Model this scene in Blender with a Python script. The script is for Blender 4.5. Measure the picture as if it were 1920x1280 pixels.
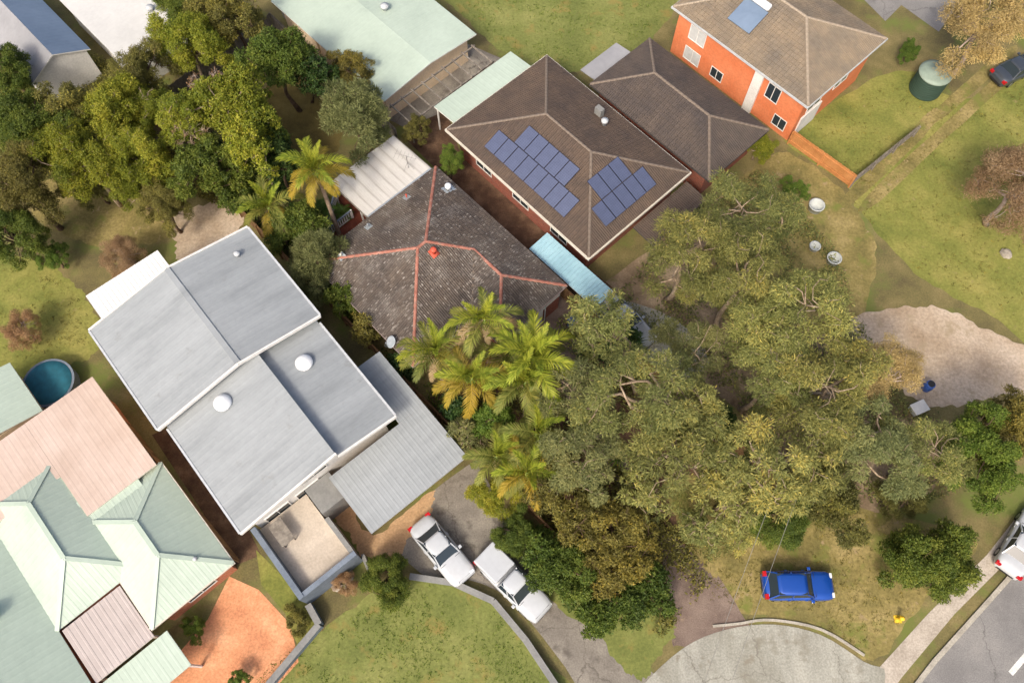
import bpy, math, random
import numpy as np
from mathutils import Vector, Matrix

# ------------------------------------------------------------------ camera, sky, sun, exposure
for o in list(bpy.data.objects): bpy.data.objects.remove(o, do_unlink=True)
S = bpy.context.scene
COL = S.collection
CAM_H, CAM_TILT, CAM_F = 51.0, math.radians(23.5), 1500.0      # drone height, tilt off straight down, focal length for a 1920 px wide frame
cam = bpy.data.cameras.new('Camera'); camo = bpy.data.objects.new('Camera', cam); COL.objects.link(camo)
camo.location = (0, 0, CAM_H); camo.rotation_euler = (CAM_TILT, 0, 0)
cam.sensor_width = 36; cam.lens = 36 * CAM_F / 1920; cam.clip_start = 0.5; cam.clip_end = 1000
S.camera = camo
SUN_ELEV = math.radians(47); SUN_FROM = math.radians(180 + 24)   # compass angle from +Y, clockwise, that the sun stands at
wd = bpy.data.worlds.new('World'); S.world = wd; wd.use_nodes = True
nt = wd.node_tree; bg = nt.nodes['Background']; sk = nt.nodes.new('ShaderNodeTexSky')
sk.sky_type = 'NISHITA'; sk.sun_disc = False; sk.sun_elevation = SUN_ELEV; sk.sun_rotation = SUN_FROM
sk.air_density = 0.7; sk.dust_density = 6.0; sk.ozone_density = 0.5
nt.links.new(sk.outputs[0], bg.inputs[0]); bg.inputs[1].default_value = 0.15
sun = bpy.data.lights.new('Sun', 'SUN'); sun.energy = 1.5; sun.angle = math.radians(10.0); sun.color = (1.0, 0.92, 0.78)
suno = bpy.data.objects.new('Sun', sun); COL.objects.link(suno)
sd = Vector((math.sin(SUN_FROM) * math.cos(SUN_ELEV), math.cos(SUN_FROM) * math.cos(SUN_ELEV), math.sin(SUN_ELEV)))
suno.rotation_euler = sd.to_track_quat('Z', 'Y').to_euler(); suno.location = (-20, -20, 60)
S.view_settings.view_transform = 'Standard'; S.view_settings.look = 'None'
S.view_settings.exposure = 0.54; S.view_settings.gamma = 1.0
S.render.engine = 'CYCLES'
S.render.resolution_x = 1024; S.render.resolution_y = 682

# ------------------------------------------------------------------ helpers
def P(u, v, z=0.0):
    """world point at height z seen at photograph pixel (u, v) of a 1920 x 1280 frame"""
    r = ((u - 960) / CAM_F, -(v - 640) / CAM_F, -1.0); c, s = math.cos(CAM_TILT), math.sin(CAM_TILT)
    d = (r[0], c * r[1] - s * r[2], s * r[1] + c * r[2]); t = (CAM_H - z) / -d[2]
    return Vector((t * d[0], t * d[1], z))
def lin(c): return tuple(((x / 255) / 12.92 if x / 255 <= 0.04045 else ((x / 255 + 0.055) / 1.055) ** 2.4) for x in c)
def hexa(c, k=1.0): return tuple(min(1, x * k) for x in lin(c)) + (1.0,)

M = {}
def nodes_of(name):
    m = bpy.data.materials.new(name); m.use_nodes = True; M[name] = m
    n = m.node_tree.nodes; b = n['Principled BSDF']; return m, n, m.node_tree.links, b
def ramp(n, stops):
    r = n.new('ShaderNodeValToRGB'); e = r.color_ramp.elements
    while len(e) < len(stops): e.new(0.5)
    for i, (p, c) in enumerate(stops): e[i].position = p; e[i].color = c
    return r
def noise(n, l, scale, detail=6, rough=0.6, vec=None, stretch=None, rot=0.0, world=False):
    t = n.new('ShaderNodeTexNoise'); t.inputs['Scale'].default_value = scale
    t.inputs['Detail'].default_value = detail; t.inputs['Roughness'].default_value = rough
    if world: co = n.new('ShaderNodeNewGeometry').outputs['Position']
    else: co = n.new('ShaderNodeTexCoord').outputs['Object']
    mp = n.new('ShaderNodeMapping'); mp.inputs['Rotation'].default_value = (0, 0, rot)
    if stretch: mp.inputs['Scale'].default_value = stretch
    l.new(co, mp.inputs[0]); l.new(mp.outputs[0], t.inputs['Vector'])
    return t
def mixc(n, l, fac, a, b, mode='MIX'):
    x = n.new('ShaderNodeMix'); x.data_type = 'RGBA'; x.blend_type = mode
    for sock, v in ((x.inputs[0], fac), (x.inputs[6], a), (x.inputs[7], b)):
        if hasattr(v, 'is_linked') or hasattr(v, 'links'): l.new(v, sock)
        else: sock.default_value = v
    return x.outputs[2]
def bump(n, l, b, h, strength=0.3, dist=0.02):
    bp = n.new('ShaderNodeBump'); bp.inputs['Strength'].default_value = strength; bp.inputs['Distance'].default_value = dist
    l.new(h, bp.inputs['Height']); l.new(bp.outputs[0], b.inputs['Normal'])
def surf(name, stops, scale=1.0, rough=0.8, fine=None, bmp=0.0, metal=0.0, stretch=None, rot=0.0, spec=0.3, world=False, blot=None, fc=None, crack=None, worn=None):
    """mottled surface: broad noise through a colour ramp, finer noise on top, optional separate stain colour"""
    m, n, l, b = nodes_of(name)
    t = noise(n, l, scale, 7, 0.62, stretch=stretch, rot=rot, world=world)
    r = ramp(n, [(0.32 + 0.36 * p, hexa(c)) for p, c in stops]); l.new(t.outputs['Fac'], r.inputs[0])
    c = r.outputs[0]; f = noise(n, l, fine or scale * 14, 4, 0.7, world=world)
    fc = (0.28 if world else (0.05 if name.startswith(('metal', 'roof_')) else 0.14)) if fc is None else fc
    fr = ramp(n, [(0.3, (1 - fc,) * 3 + (1,)), (0.7, (1 + fc * .8,) * 3 + (1,))]); l.new(f.outputs['Fac'], fr.inputs[0])
    c = mixc(n, l, 1.0, c, fr.outputs[0], 'MULTIPLY')
    if blot:
        bt = noise(n, l, blot[1], 5, 0.65, world=world); br = ramp(n, [(blot[2], (0, 0, 0, 1)), (blot[2] + 0.12, (1, 1, 1, 1))])
        l.new(bt.outputs['Fac'], br.inputs[0]); c = mixc(n, l, br.outputs[0], c, hexa(blot[0]))
    if crack:
        vo = n.new('ShaderNodeTexVoronoi'); vo.feature = 'DISTANCE_TO_EDGE'; vo.inputs['Scale'].default_value = crack[0]
        gp = n.new('ShaderNodeNewGeometry'); wn = noise(n, l, 1.3, 4, 0.6, world=True); vm = n.new('ShaderNodeVectorMath'); vm.operation = 'MULTIPLY_ADD'; vm.inputs[1].default_value = (1.2, 1.2, 0)
        l.new(wn.outputs['Color'], vm.inputs[0]); l.new(gp.outputs['Position'], vm.inputs[2]); l.new(vm.outputs[0], vo.inputs['Vector'])
        cr = ramp(n, [(0.0, (1, 1, 1, 1)), (crack[1], (0, 0, 0, 1))]); l.new(vo.outputs['Distance'], cr.inputs[0]); c = mixc(n, l, cr.outputs[0], c, hexa(crack[2]))
    if worn:
        w2 = noise(n, l, worn[1], 6, 0.7, world=world); wr = ramp(n, [(worn[2], (0, 0, 0, 1)), (worn[2] + 0.06, (1, 1, 1, 1))]); l.new(w2.outputs['Fac'], wr.inputs[0]); c = mixc(n, l, wr.outputs[0], c, hexa(worn[0]))
    l.new(c, b.inputs['Base Color']); b.inputs['Roughness'].default_value = rough; b.inputs['Metallic'].default_value = metal
    b.inputs['Specular IOR Level'].default_value = spec
    if bmp: bump(n, l, b, f.outputs['Fac'], bmp, 0.03)
    return m
def plain(name, c, rough=0.5, metal=0.0, spec=0.5, coat=0.0, vary=0.12, scale=3.0):
    m, n, l, b = nodes_of(name); t = noise(n, l, scale, 5, 0.6)
    lo, hi = tuple(x * (1 - vary) for x in lin(c)) + (1,), tuple(min(1, x * (1 + vary)) for x in lin(c)) + (1,)
    r = ramp(n, [(0.3, lo), (0.7, hi)]); l.new(t.outputs['Fac'], r.inputs[0]); l.new(r.outputs[0], b.inputs['Base Color'])
    b.inputs['Roughness'].default_value = rough; b.inputs['Metallic'].default_value = metal
    b.inputs['Specular IOR Level'].default_value = spec; b.inputs['Coat Weight'].default_value = coat
    return m
def leafmat(name, stops, trans=0.3, rough=0.55):
    m, n, l, b = nodes_of(name)
    a = n.new('ShaderNodeAttribute'); a.attribute_name = 'tint'
    r = ramp(n, [(p, hexa(c)) for p, c in stops]); l.new(a.outputs['Fac'], r.inputs[0])
    oi = n.new('ShaderNodeObjectInfo'); orr = ramp(n, [(0, (0.74, 0.80, 0.78, 1)), (0.35, (1.08, 1.0, 0.86, 1)), (0.7, (0.92, 0.98, 0.96, 1)), (1, (1.22, 1.20, 1.08, 1))]); l.new(oi.outputs['Random'], orr.inputs[0])
    c = mixc(n, l, 1.0, r.outputs[0], orr.outputs[0], 'MULTIPLY')
    l.new(c, b.inputs['Base Color']); b.inputs['Roughness'].default_value = rough; b.inputs['Specular IOR Level'].default_value = 0.25
    tr = n.new('ShaderNodeBsdfTranslucent'); l.new(c, tr.inputs[0])
    mx = n.new('ShaderNodeMixShader'); mx.inputs[0].default_value = trans
    l.new(b.outputs[0], mx.inputs[1]); l.new(tr.outputs[0], mx.inputs[2]); l.new(mx.outputs[0], n['Material Output'].inputs[0])
    return m
def tilemat(name, stops, lichen=None, amount=0.56):
    """one tint per tile, weather mottling, pale lichen flecks"""
    m, n, l, b = nodes_of(name)
    a = n.new('ShaderNodeAttribute'); a.attribute_name = 'tint'
    r = ramp(n, [(p, hexa(c)) for p, c in stops]); l.new(a.outputs['Fac'], r.inputs[0])
    t = noise(n, l, 0.55, 6, 0.6); tr = ramp(n, [(0.3, (0.78, 0.79, 0.84, 1)), (0.7, (1.25, 1.18, 1.08, 1))]); l.new(t.outputs['Fac'], tr.inputs[0])
    c = mixc(n, l, 1.0, r.outputs[0], tr.outputs[0], 'MULTIPLY')
    if lichen:
        f = noise(n, l, 13.0, 4, 0.85)
        ad = n.new('ShaderNodeMath'); ad.operation = 'MULTIPLY_ADD'; ad.inputs[1].default_value = 0.85
        l.new(f.outputs['Fac'], ad.inputs[0]); l.new(a.outputs['Fac'], ad.inputs[2])
        lr = ramp(n, [(0.0, (0, 0, 0, 1)), (1.0, (0.9, 0.9, 0.9, 1))]); mr = n.new('ShaderNodeMapRange'); mr.inputs[1].default_value = 1.24; mr.inputs[2].default_value = 1.52
        l.new(ad.outputs[0], mr.inputs[0]); l.new(mr.outputs[0], lr.inputs[0])
        big = noise(n, l, 0.45, 5, 0.7); fl = noise(n, l, 22.0, 3, 0.8); mu = n.new('ShaderNodeMath'); mu.operation = 'MULTIPLY'; l.new(big.outputs['Fac'], mu.inputs[0]); l.new(fl.outputs['Fac'], mu.inputs[1])
        br_ = ramp(n, [(0.26, (0, 0, 0, 1)), (0.40, (0.6, 0.6, 0.6, 1))]); l.new(mu.outputs[0], br_.inputs[0]); c = mixc(n, l, br_.outputs[0], c, hexa(lichen))
        c = mixc(n, l, lr.outputs[0], c, hexa(lichen))
    l.new(c, b.inputs['Base Color']); b.inputs['Roughness'].default_value = 0.75; b.inputs['Specular IOR Level'].default_value = 0.35
    g = noise(n, l, 40, 3, 0.6); bump(n, l, b, g.outputs['Fac'], 0.25, 0.01)
    return m
def brickmat(name, c1, c2, mortar, bw=0.24, bh=0.086):
    m, n, l, b = nodes_of(name)
    co = n.new('ShaderNodeTexCoord'); se = n.new('ShaderNodeSeparateXYZ'); l.new(co.outputs['Object'], se.inputs[0])
    ad = n.new('ShaderNodeMath'); l.new(se.outputs[0], ad.inputs[0]); l.new(se.outputs[1], ad.inputs[1])
    cb = n.new('ShaderNodeCombineXYZ'); l.new(ad.outputs[0], cb.inputs[0]); l.new(se.outputs[2], cb.inputs[1])
    t = n.new('ShaderNodeTexBrick'); l.new(cb.outputs[0], t.inputs[0]); t.inputs['Scale'].default_value = 1
    t.inputs['Brick Width'].default_value = bw; t.inputs['Row Height'].default_value = bh; t.inputs['Mortar Size'].default_value = 0.008
    t.inputs[1].default_value = hexa(c1); t.inputs[2].default_value = hexa(c2); t.inputs[3].default_value = hexa(mortar)
    l.new(t.outputs[0], b.inputs['Base Color']); b.inputs['Roughness'].default_value = 0.85; bump(n, l, b, t.outputs['Fac'], -0.5, 0.01)
    return m

def tag(o, label=None, cat=None, group=None, kind=None):
    if label: o['label'] = label
    if cat: o['category'] = cat
    if group: o['group'] = group
    if kind: o['kind'] = kind
    return o
def empty(name, loc, rz=0.0, label=None, cat=None, group=None):
    o = bpy.data.objects.new(name, None); COL.objects.link(o); o.location = loc; o.rotation_euler = (0, 0, rz)
    o.empty_display_size = 0.3
    return tag(o, label, cat, group)
def link(name, me, parent=None, loc=(0, 0, 0), rot=(0, 0, 0), scale=None, kind=None):
    o = bpy.data.objects.new(name, me); COL.objects.link(o); o.parent = parent; o.location = loc; o.rotation_euler = rot
    if scale is not None: o.scale = scale
    if kind: o['kind'] = kind
    return o
class MB:
    """collects pieces of ONE mesh"""
    def __init__(s): s.v = []; s.f = []; s.t = []; s.cur = 0.5
    def face(s, idx): s.f.append(tuple(idx)); s.t.append(s.cur)
    def poly(s, pts):
        b = len(s.v); s.v += [tuple(p) for p in pts]; s.face(range(b, b + len(pts)))
    def box(s, x0, x1, y0, y1, z0, z1, mat=None):
        b = len(s.v); c = [(x, y, z) for z in (z0, z1) for y in (y0, y1) for x in (x0, x1)]
        if mat is not None: c = [tuple(mat @ Vector(p)) for p in c]
        s.v += c
        for q in ((0, 2, 3, 1), (4, 5, 7, 6), (0, 1, 5, 4), (2, 6, 7, 3), (0, 4, 6, 2), (1, 3, 7, 5)): s.face([b + i for i in q])
        return s
    def bar(s, a, b, w, h=None):
        """rectangular bar from a to b"""
        a, b = Vector(a), Vector(b); d = b - a; q = d.to_track_quat('X', 'Z').to_matrix().to_4x4(); q.translation = a
        h = h or w; return s.box(0, d.length, -w / 2, w / 2, -h / 2, h / 2, q)
    def tube(s, pts, rad, n=8, cap=True):
        pts = [Vector(p) for p in pts]; b = len(s.v)
        if not hasattr(rad, '__len__'): rad = [rad] * len(pts)
        for i, p in enumerate(pts):
            d = (pts[min(i + 1, len(pts) - 1)] - pts[max(i - 1, 0)]).normalized()
            x = d.cross(Vector((0.31, 0.17, 0.94)) if abs(d.z) < 0.95 else Vector((1, 0, 0))).normalized(); y = d.cross(x)
            for k in range(n):
                a = 2 * math.pi * k / n; s.v.append(tuple(p + rad[i] * (math.cos(a) * x + math.sin(a) * y)))
        for i in range(len(pts) - 1):
            for k in range(n): s.face((b + i * n + k, b + i * n + (k + 1) % n, b + (i + 1) * n + (k + 1) % n, b + (i + 1) * n + k))
        if cap: s.face([b + n - 1 - k for k in range(n)]); s.face([b + (len(pts) - 1) * n + k for k in range(n)])
        return s
    def lathe(s, prof, c=(0, 0, 0), n=20):
        b = len(s.v)
        for r, z in prof:
            for k in range(n): a = 2 * math.pi * k / n; s.v.append((c[0] + r * math.cos(a), c[1] + r * math.sin(a), c[2] + z))
        for i in range(len(prof) - 1):
            for k in range(n): s.face((b + i * n + k, b + i * n + (k + 1) % n, b + (i + 1) * n + (k + 1) % n, b + (i + 1) * n + k))
        s.face([b + n - 1 - k for k in range(n)]); s.face([b + (len(prof) - 1) * n + k for k in range(n)])
        return s
    def prism(s, pts, z0, z1):
        """closed prism over a 2D outline; z1 may be a list"""
        n = len(pts); b = len(s.v); zt = z1 if hasattr(z1, '__len__') else [z1] * n; zb = z0 if hasattr(z0, '__len__') else [z0] * n
        ar = sum(pts[i][0] * pts[(i + 1) % n][1] - pts[(i + 1) % n][0] * pts[i][1] for i in range(n))
        ix = list(range(n)) if ar > 0 else list(range(n))[::-1]
        s.v += [(pts[i][0], pts[i][1], zb[i]) for i in ix] + [(pts[i][0], pts[i][1], zt[i]) for i in ix]
        s.face([b + n - 1 - i for i in range(n)]); s.face([b + n + i for i in range(n)])
        for i in range(n): j = (i + 1) % n; s.face((b + i, b + j, b + n + j, b + n + i))
        return s
    def slab(s, pts3, th):
        """thick plate under a 3D polygon (counter-clockwise from above)"""
        n = len(pts3); b = len(s.v); s.v += [tuple(p) for p in pts3] + [(p[0], p[1], p[2] - th) for p in pts3]
        s.face(range(b, b + n)); s.face([b + 2 * n - 1 - i for i in range(n)])
        for i in range(n): j = (i + 1) % n; s.face((b + j, b + i, b + n + i, b + n + j))
        return s
    def mesh(s, name, mat, smooth=False, tint=False):
        me = bpy.data.meshes.new(name); me.from_pydata(s.v, [], s.f)
        if mat: me.materials.append(M[mat])
        if smooth: me.polygons.foreach_set('use_smooth', [True] * len(me.polygons))
        if tint:
            a = me.attributes.new('tint', 'FLOAT', 'FACE'); a.data.foreach_set('value', s.t)
        me.update(); return me
    def build(s, name, mat, parent=None, smooth=False, tint=False, kind=None, loc=(0, 0, 0), rot=(0, 0, 0)):
        return link(name, s.mesh(name, mat, smooth, tint), parent, loc, rot, kind=kind)
def bevel(o, w=0.02, seg=2):
    m = o.modifiers.new('bevel', 'BEVEL'); m.width = w; m.segments = seg; m.limit_method = 'ANGLE'; m.angle_limit = math.radians(40); return o
def ccw(pts):
    ar = sum(pts[i][0] * pts[(i + 1) % len(pts)][1] - pts[(i + 1) % len(pts)][0] * pts[i][1] for i in range(len(pts)))
    return pts if ar > 0 else pts[::-1]
def smooth_loop(pts, k=5):
    out = []; n = len(pts)
    for i in range(n):
        p0, p1, p2, p3 = (Vector(pts[(i + j) % n]) for j in (-1, 0, 1, 2))
        for q in range(k):
            t = q / k; out.append(0.5 * ((2 * p1) + (p2 - p0) * t + (2 * p0 - 5 * p1 + 4 * p2 - p3) * t * t + (3 * p1 - p0 - 3 * p2 + p3) * t ** 3))
    return out

# ------------------------------------------------------------------ materials
surf('ground', [(0, (92, 84, 58)), (0.5, (112, 104, 66)), (1, (136, 122, 82))], 0.35, 0.95, fine=9, bmp=0.6, world=True, blot=((104, 112, 56), 0.22, 0.5))
surf('lawn', [(0, (98, 106, 48)), (0.45, (122, 124, 60)), (1, (146, 140, 76))], 0.28, 0.95, fine=5, bmp=0.6, world=True, blot=((112, 112, 52), 0.9, 0.6), worn=((138, 128, 80), 1.4, 0.62), fc=.26)
surf('lawn_green', [(0, (98, 106, 54)), (0.5, (115, 121, 64)), (1, (134, 135, 78))], 0.3, 0.95, fine=5, bmp=0.6, world=True, blot=((134, 120, 66), 0.5, 0.56), worn=((98, 110, 50), 1.7, 0.62), fc=.26)
surf('dry_grass', [(0, (104, 98, 56)), (0.5, (132, 120, 72)), (1, (156, 140, 92))], 0.4, 0.95, fine=5, bmp=0.6, world=True, blot=((112, 116, 56), 0.5, 0.54), worn=((150, 132, 98), 1.2, 0.60), fc=.34)
surf('lawn_painted_shade', [(0, (84, 74, 40)), (0.5, (104, 92, 50)), (1, (122, 108, 62))], 0.6, 0.95, fine=14, bmp=0.6, world=True)  # darker copy of the lawn, with the tree shade painted into its colour
surf('leaf_litter', [(0, (104, 88, 68)), (0.5, (132, 114, 92)), (1, (156, 138, 114))], 0.5, 0.95, fine=7, bmp=0.6, world=True, blot=((108, 106, 62), 0.6, 0.55))
surf('sand', [(0, (158, 138, 114)), (0.5, (180, 162, 140)), (1, (194, 178, 158))], 0.3, 0.95, fine=5, bmp=0.3, world=True, blot=((158, 142, 116), 0.8, 0.56), worn=((132, 124, 86), 1.6, 0.66))
surf('sand_tan', [(0, (158, 128, 96)), (0.5, (180, 148, 112)), (1, (196, 166, 130))], 0.5, 0.95, fine=7, bmp=0.3, world=True)
surf('gravel_drive', [(0, (98, 84, 76)), (0.5, (122, 106, 96)), (1, (140, 124, 112))], 0.5, 0.95, fine=16, bmp=0.8, world=True, blot=((146, 128, 108), 1.6, 0.62))
surf('concrete_drive', [(0, (112, 106, 98)), (0.5, (132, 126, 116)), (1, (152, 146, 134))], 0.4, 0.9, fine=10, bmp=0.2, world=True, blot=((100, 94, 86), 0.7, 0.54), crack=(.18, .006, (98, 92, 84)), worn=((92, 86, 78), 1.1, 0.63))
surf('concrete_apron', [(0, (140, 138, 126)), (0.5, (158, 157, 146)), (1, (176, 174, 162))], 0.5, 0.9, fine=9, bmp=0.2, world=True, stretch=(1.6, 0.35, 1), rot=0.2, blot=((132, 128, 114), 0.6, 0.56), crack=(.16, .006, (120, 116, 106)), worn=((134, 128, 114), 0.9, 0.60))
surf('asphalt', [(0, (118, 116, 114)), (0.5, (132, 130, 127)), (1, (146, 143, 138))], 0.25, 0.92, fine=14, bmp=0.3, world=True, blot=((112, 110, 108), 0.4, 0.56), crack=(.11, .005, (100, 98, 95)))
surf('footpath', [(0, (158, 148, 134)), (0.5, (176, 166, 152)), (1, (190, 180, 166))], 0.8, 0.9, fine=9, bmp=0.15, world=True)
surf('kerb', [(0, (150, 144, 132)), (1, (180, 174, 160))], 1.2, 0.9, fine=9, world=True)
surf('paint_white', [(0, (196, 196, 190)), (1, (232, 232, 226))], 3, 0.8, fine=20, world=True)
surf('terracotta_paving', [(0, (190, 128, 92)), (0.5, (208, 146, 106)), (1, (222, 166, 126))], 0.6, 0.9, fine=7, bmp=0.3, world=True)
surf('bark_mulch', [(0, (70, 52, 40)), (0.5, (92, 70, 54)), (1, (118, 94, 74))], 0.9, 0.95, fine=10, bmp=0.8, world=True)
tilemat('tile_charcoal', [(0, (70, 63, 58)), (0.4, (81, 73, 67)), (0.75, (92, 84, 77)), (1, (106, 98, 91))], (154, 148, 140), 0.53)
tilemat('tile_brown', [(0, (80, 69, 61)), (0.5, (88, 76, 67)), (1, (97, 84, 74))])
tilemat('tile_dark', [(0, (74, 67, 62)), (0.5, (82, 74, 69)), (1, (90, 82, 76))])
tilemat('tile_taupe', [(0, (118, 107, 92)), (0.5, (128, 117, 101)), (1, (138, 127, 110))])
surf('ridge_terracotta', [(0, (140, 90, 76)), (0.5, (166, 111, 95)), (1, (182, 134, 118))], 2.5, 0.9, fine=18, bmp=0.3, world=True, blot=((138, 118, 106), 4.0, 0.55))
surf('ridge_brown', [(0, (104, 92, 82)), (1, (128, 116, 104))], 2.5, 0.85, fine=18)
surf('ridge_taupe', [(0, (142, 130, 114)), (1, (166, 152, 134))], 2.5, 0.85, fine=18)
surf('tin_white', [(0, (164, 160, 153)), (0.35, (194, 191, 185)), (1, (206, 204, 199))], 1.6, 0.5, fine=5, stretch=(0.07, 2.2, 1), spec=0.3, fc=.05)
surf('metal_grey', [(0, (138, 143, 145)), (0.5, (150, 155, 157)), (1, (158, 163, 165))], 0.5, 0.5, fine=3, spec=0.4, stretch=(1.6, .3, 1), blot=((138, 141, 140), 1.2, 0.62))
surf('metal_bluegrey', [(0, (100, 118, 140)), (1, (116, 134, 156))], 0.3, 0.5, fine=3, spec=0.4)
surf('metal_midgrey', [(0, (140, 140, 142)), (1, (158, 158, 160))], 0.3, 0.5, fine=3)
surf('metal_mint', [(0, (168, 183, 169)), (0.5, (176, 191, 176)), (1, (182, 197, 182))], 0.25, 0.5, fine=3, spec=0.4)
surf('metal_pink', [(0, (184, 164, 150)), (0.5, (194, 175, 162)), (1, (202, 184, 172))], 0.3, 0.55, fine=3)
surf('metal_white', [(0, (190, 190, 187)), (1, (204, 204, 200))], 0.3, 0.5, fine=3, spec=0.4)
surf('metal_lilac', [(0, (172, 161, 156)), (1, (188, 178, 173))], 0.3, 0.55, fine=3)
surf('roof_blue', [(0, (140, 176, 188)), (0.5, (150, 186, 197)), (1, (158, 194, 204))], 0.5, 0.45, fine=4, spec=0.4)
surf('timber_fence', [(0, (96, 72, 50)), (0.5, (124, 95, 66)), (1, (146, 116, 84))], 1.2, 0.9, fine=8, stretch=(3, 3, 0.4))
surf('timber_orange', [(0, (176, 116, 66)), (1, (206, 146, 92))], 1.2, 0.85, fine=8)
surf('timber_grey', [(0, (104, 98, 90)), (0.5, (126, 119, 110)), (1, (148, 141, 130))], 1.2, 0.9, fine=8, stretch=(3, 3, 0.4))
surf('deck_red', [(0, (84, 42, 30)), (0.5, (106, 54, 40)), (1, (126, 70, 52))], 1.4, 0.7, fine=10)
surf('deck_beige', [(0, (176, 164, 148)), (1, (200, 188, 172))], 0.8, 0.8, fine=8)
surf('wall_white', [(0, (208, 206, 200)), (1, (230, 228, 222))], 0.8, 0.75, fine=7)
surf('wall_cream', [(0, (212, 190, 158)), (1, (230, 208, 178))], 0.8, 0.8, fine=7)
surf('wall_tan', [(0, (158, 124, 88)), (1, (186, 150, 112))], 0.8, 0.85, fine=7)
surf('wall_orange', [(0, (206, 116, 74)), (1, (220, 136, 94))], 0.5, 0.75, fine=7)
surf('wall_slate', [(0, (102, 112, 124)), (1, (124, 134, 146))], 0.8, 0.8, fine=7)
surf('wall_grey', [(0, (120, 120, 118)), (1, (142, 142, 138))], 0.8, 0.8, fine=7)
brickmat('brick_red', (150, 70, 48), (118, 52, 38), (150, 132, 116))
brickmat('brick_orange', (190, 112, 74), (164, 88, 58), (176, 152, 130))
plain('trim_white', (226, 224, 218), 0.5); plain('trim_grey', (186, 190, 192), 0.5); plain('trim_cream', (206, 200, 186), 0.6); plain('trim_dark', (70, 66, 64), 0.6)
plain('gutter', (168, 150, 148), 0.45); plain('flashing', (178, 186, 190), 0.35, 0.4); plain('terracotta', (196, 84, 62), 0.7); plain('galv', (176, 180, 182), 0.35, 0.7)
plain('dish_grey', (158, 166, 172), 0.45, 0.0); plain('steel', (150, 148, 146), 0.4, 0.8); plain('wire', (140, 138, 130), 0.6)
plain('glass_dark', (46, 56, 62), 0.06, 0, 0.7, vary=0.05); plain('blind', (196, 198, 196), 0.3); plain('skylight', (236, 238, 238), 0.25); plain('solar', (82, 90, 116), 0.3, 0.0, 0.8, vary=0.1, scale=1.5); plain('solar_frame', (48, 50, 66), 0.4, 0.2); surf('metal_bright', [(0, (222, 221, 217)), (1, (234, 233, 229))], 0.3, 0.5, fine=3)
plain('car_blue', (26, 78, 168), 0.25, 0.25, 0.5, 1.0, 0.03); plain('car_white', (184, 188, 191), 0.3, 0, 0.5, 0.6, 0.05); plain('car_silver', (178, 182, 186), 0.28, 0.5, 0.5, 0.8, 0.03); plain('car_dark', (70, 76, 84), 0.3, 0.3, 0.5, 0.8, 0.03)
plain('rubber', (26, 26, 26), 0.9); plain('rim', (168, 170, 172), 0.3, 0.8); plain('tail_red', (180, 24, 30), 0.2); plain('lamp_clear', (220, 224, 226), 0.1); plain('plastic_black', (34, 34, 36), 0.6)
plain('tank_green', (46, 68, 58), 0.6); plain('tank_lid', (136, 152, 138), 0.6); plain('pool_teal', (30, 96, 112), 0.8, vary=.2); plain('bin_blue', (30, 66, 140), 0.5); plain('hydrant_yellow', (226, 184, 44), 0.6); plain('barrel_blue', (54, 92, 168), 0.5); plain('pale_plastic', (180, 184, 180), 0.6)
surf('rock', [(0, (134, 126, 114)), (1, (176, 168, 154))], 1.5, 0.95, fine=9, bmp=0.5)
surf('bark_pale', [(0, (118, 100, 82)), (0.5, (152, 134, 112)), (1, (178, 162, 140))], 3, 0.9, fine=14, bmp=0.4)
surf('bark_brown', [(0, (74, 58, 46)), (0.5, (98, 80, 64)), (1, (120, 102, 84))], 3, 0.95, fine=14, bmp=0.4)
surf('bark_dead', [(0, (150, 132, 120)), (1, (186, 170, 158))], 3, 0.95, fine=14)
surf('palm_trunk', [(0, (122, 104, 86)), (0.5, (146, 126, 106)), (1, (164, 146, 126))], 1.2, 0.9, fine=9, stretch=(0.5, 0.5, 5), bmp=0.3)
plain('crownshaft', (118, 138, 62), 0.45)
leafmat('leaf_euc', [(0, (92, 98, 56)), (0.35, (122, 126, 72)), (0.7, (152, 152, 88)), (0.9, (176, 168, 98)), (1, (192, 176, 92))])
leafmat('leaf_euc_grey', [(0, (90, 98, 64)), (0.5, (122, 128, 82)), (1, (158, 156, 100))])
leafmat('leaf_yellow', [(0, (96, 108, 40)), (0.4, (130, 138, 46)), (0.8, (160, 158, 54)), (1, (184, 174, 70))])
leafmat('leaf_mid', [(0, (63, 81, 36)), (0.5, (95, 113, 47)), (1, (133, 142, 63))])
leafmat('leaf_dark', [(0, (41, 61, 34)), (0.5, (61, 86, 43)), (1, (95, 113, 56))])
leafmat('leaf_grey', [(0, (95, 104, 68)), (0.5, (127, 133, 88)), (1, (160, 163, 111))])
leafmat('leaf_olive', [(0, (90, 88, 48)), (0.5, (118, 114, 60)), (0.85, (146, 138, 70)), (1, (168, 152, 70))])
leafmat('leaf_bright', [(0, (74, 98, 40)), (0.5, (100, 124, 50)), (1, (134, 150, 66))])
leafmat('leaf_dry', [(0, (145, 127, 88)), (0.5, (172, 151, 104)), (1, (201, 176, 118))])
leafmat('leaf_rust', [(0, (127, 99, 75)), (0.5, (156, 127, 97)), (1, (181, 154, 122))])
leafmat('frond_lime', [(0, (104, 120, 40)), (0.5, (138, 150, 50)), (1, (176, 178, 70))], 0.32)
leafmat('frond_green', [(0, (92, 104, 46)), (0.5, (122, 128, 60)), (1, (154, 150, 78))], 0.32)
leafmat('frond_gold', [(0, (138, 126, 40)), (0.5, (166, 146, 54)), (1, (190, 162, 78))], 0.35)
leafmat('frond_dead', [(0, (150, 124, 88)), (0.5, (176, 148, 110)), (1, (192, 170, 134))], 0.2)
leafmat('frond_fern', [(0, (56, 84, 36)), (0.5, (78, 106, 46)), (1, (104, 130, 62))], 0.3)
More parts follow.
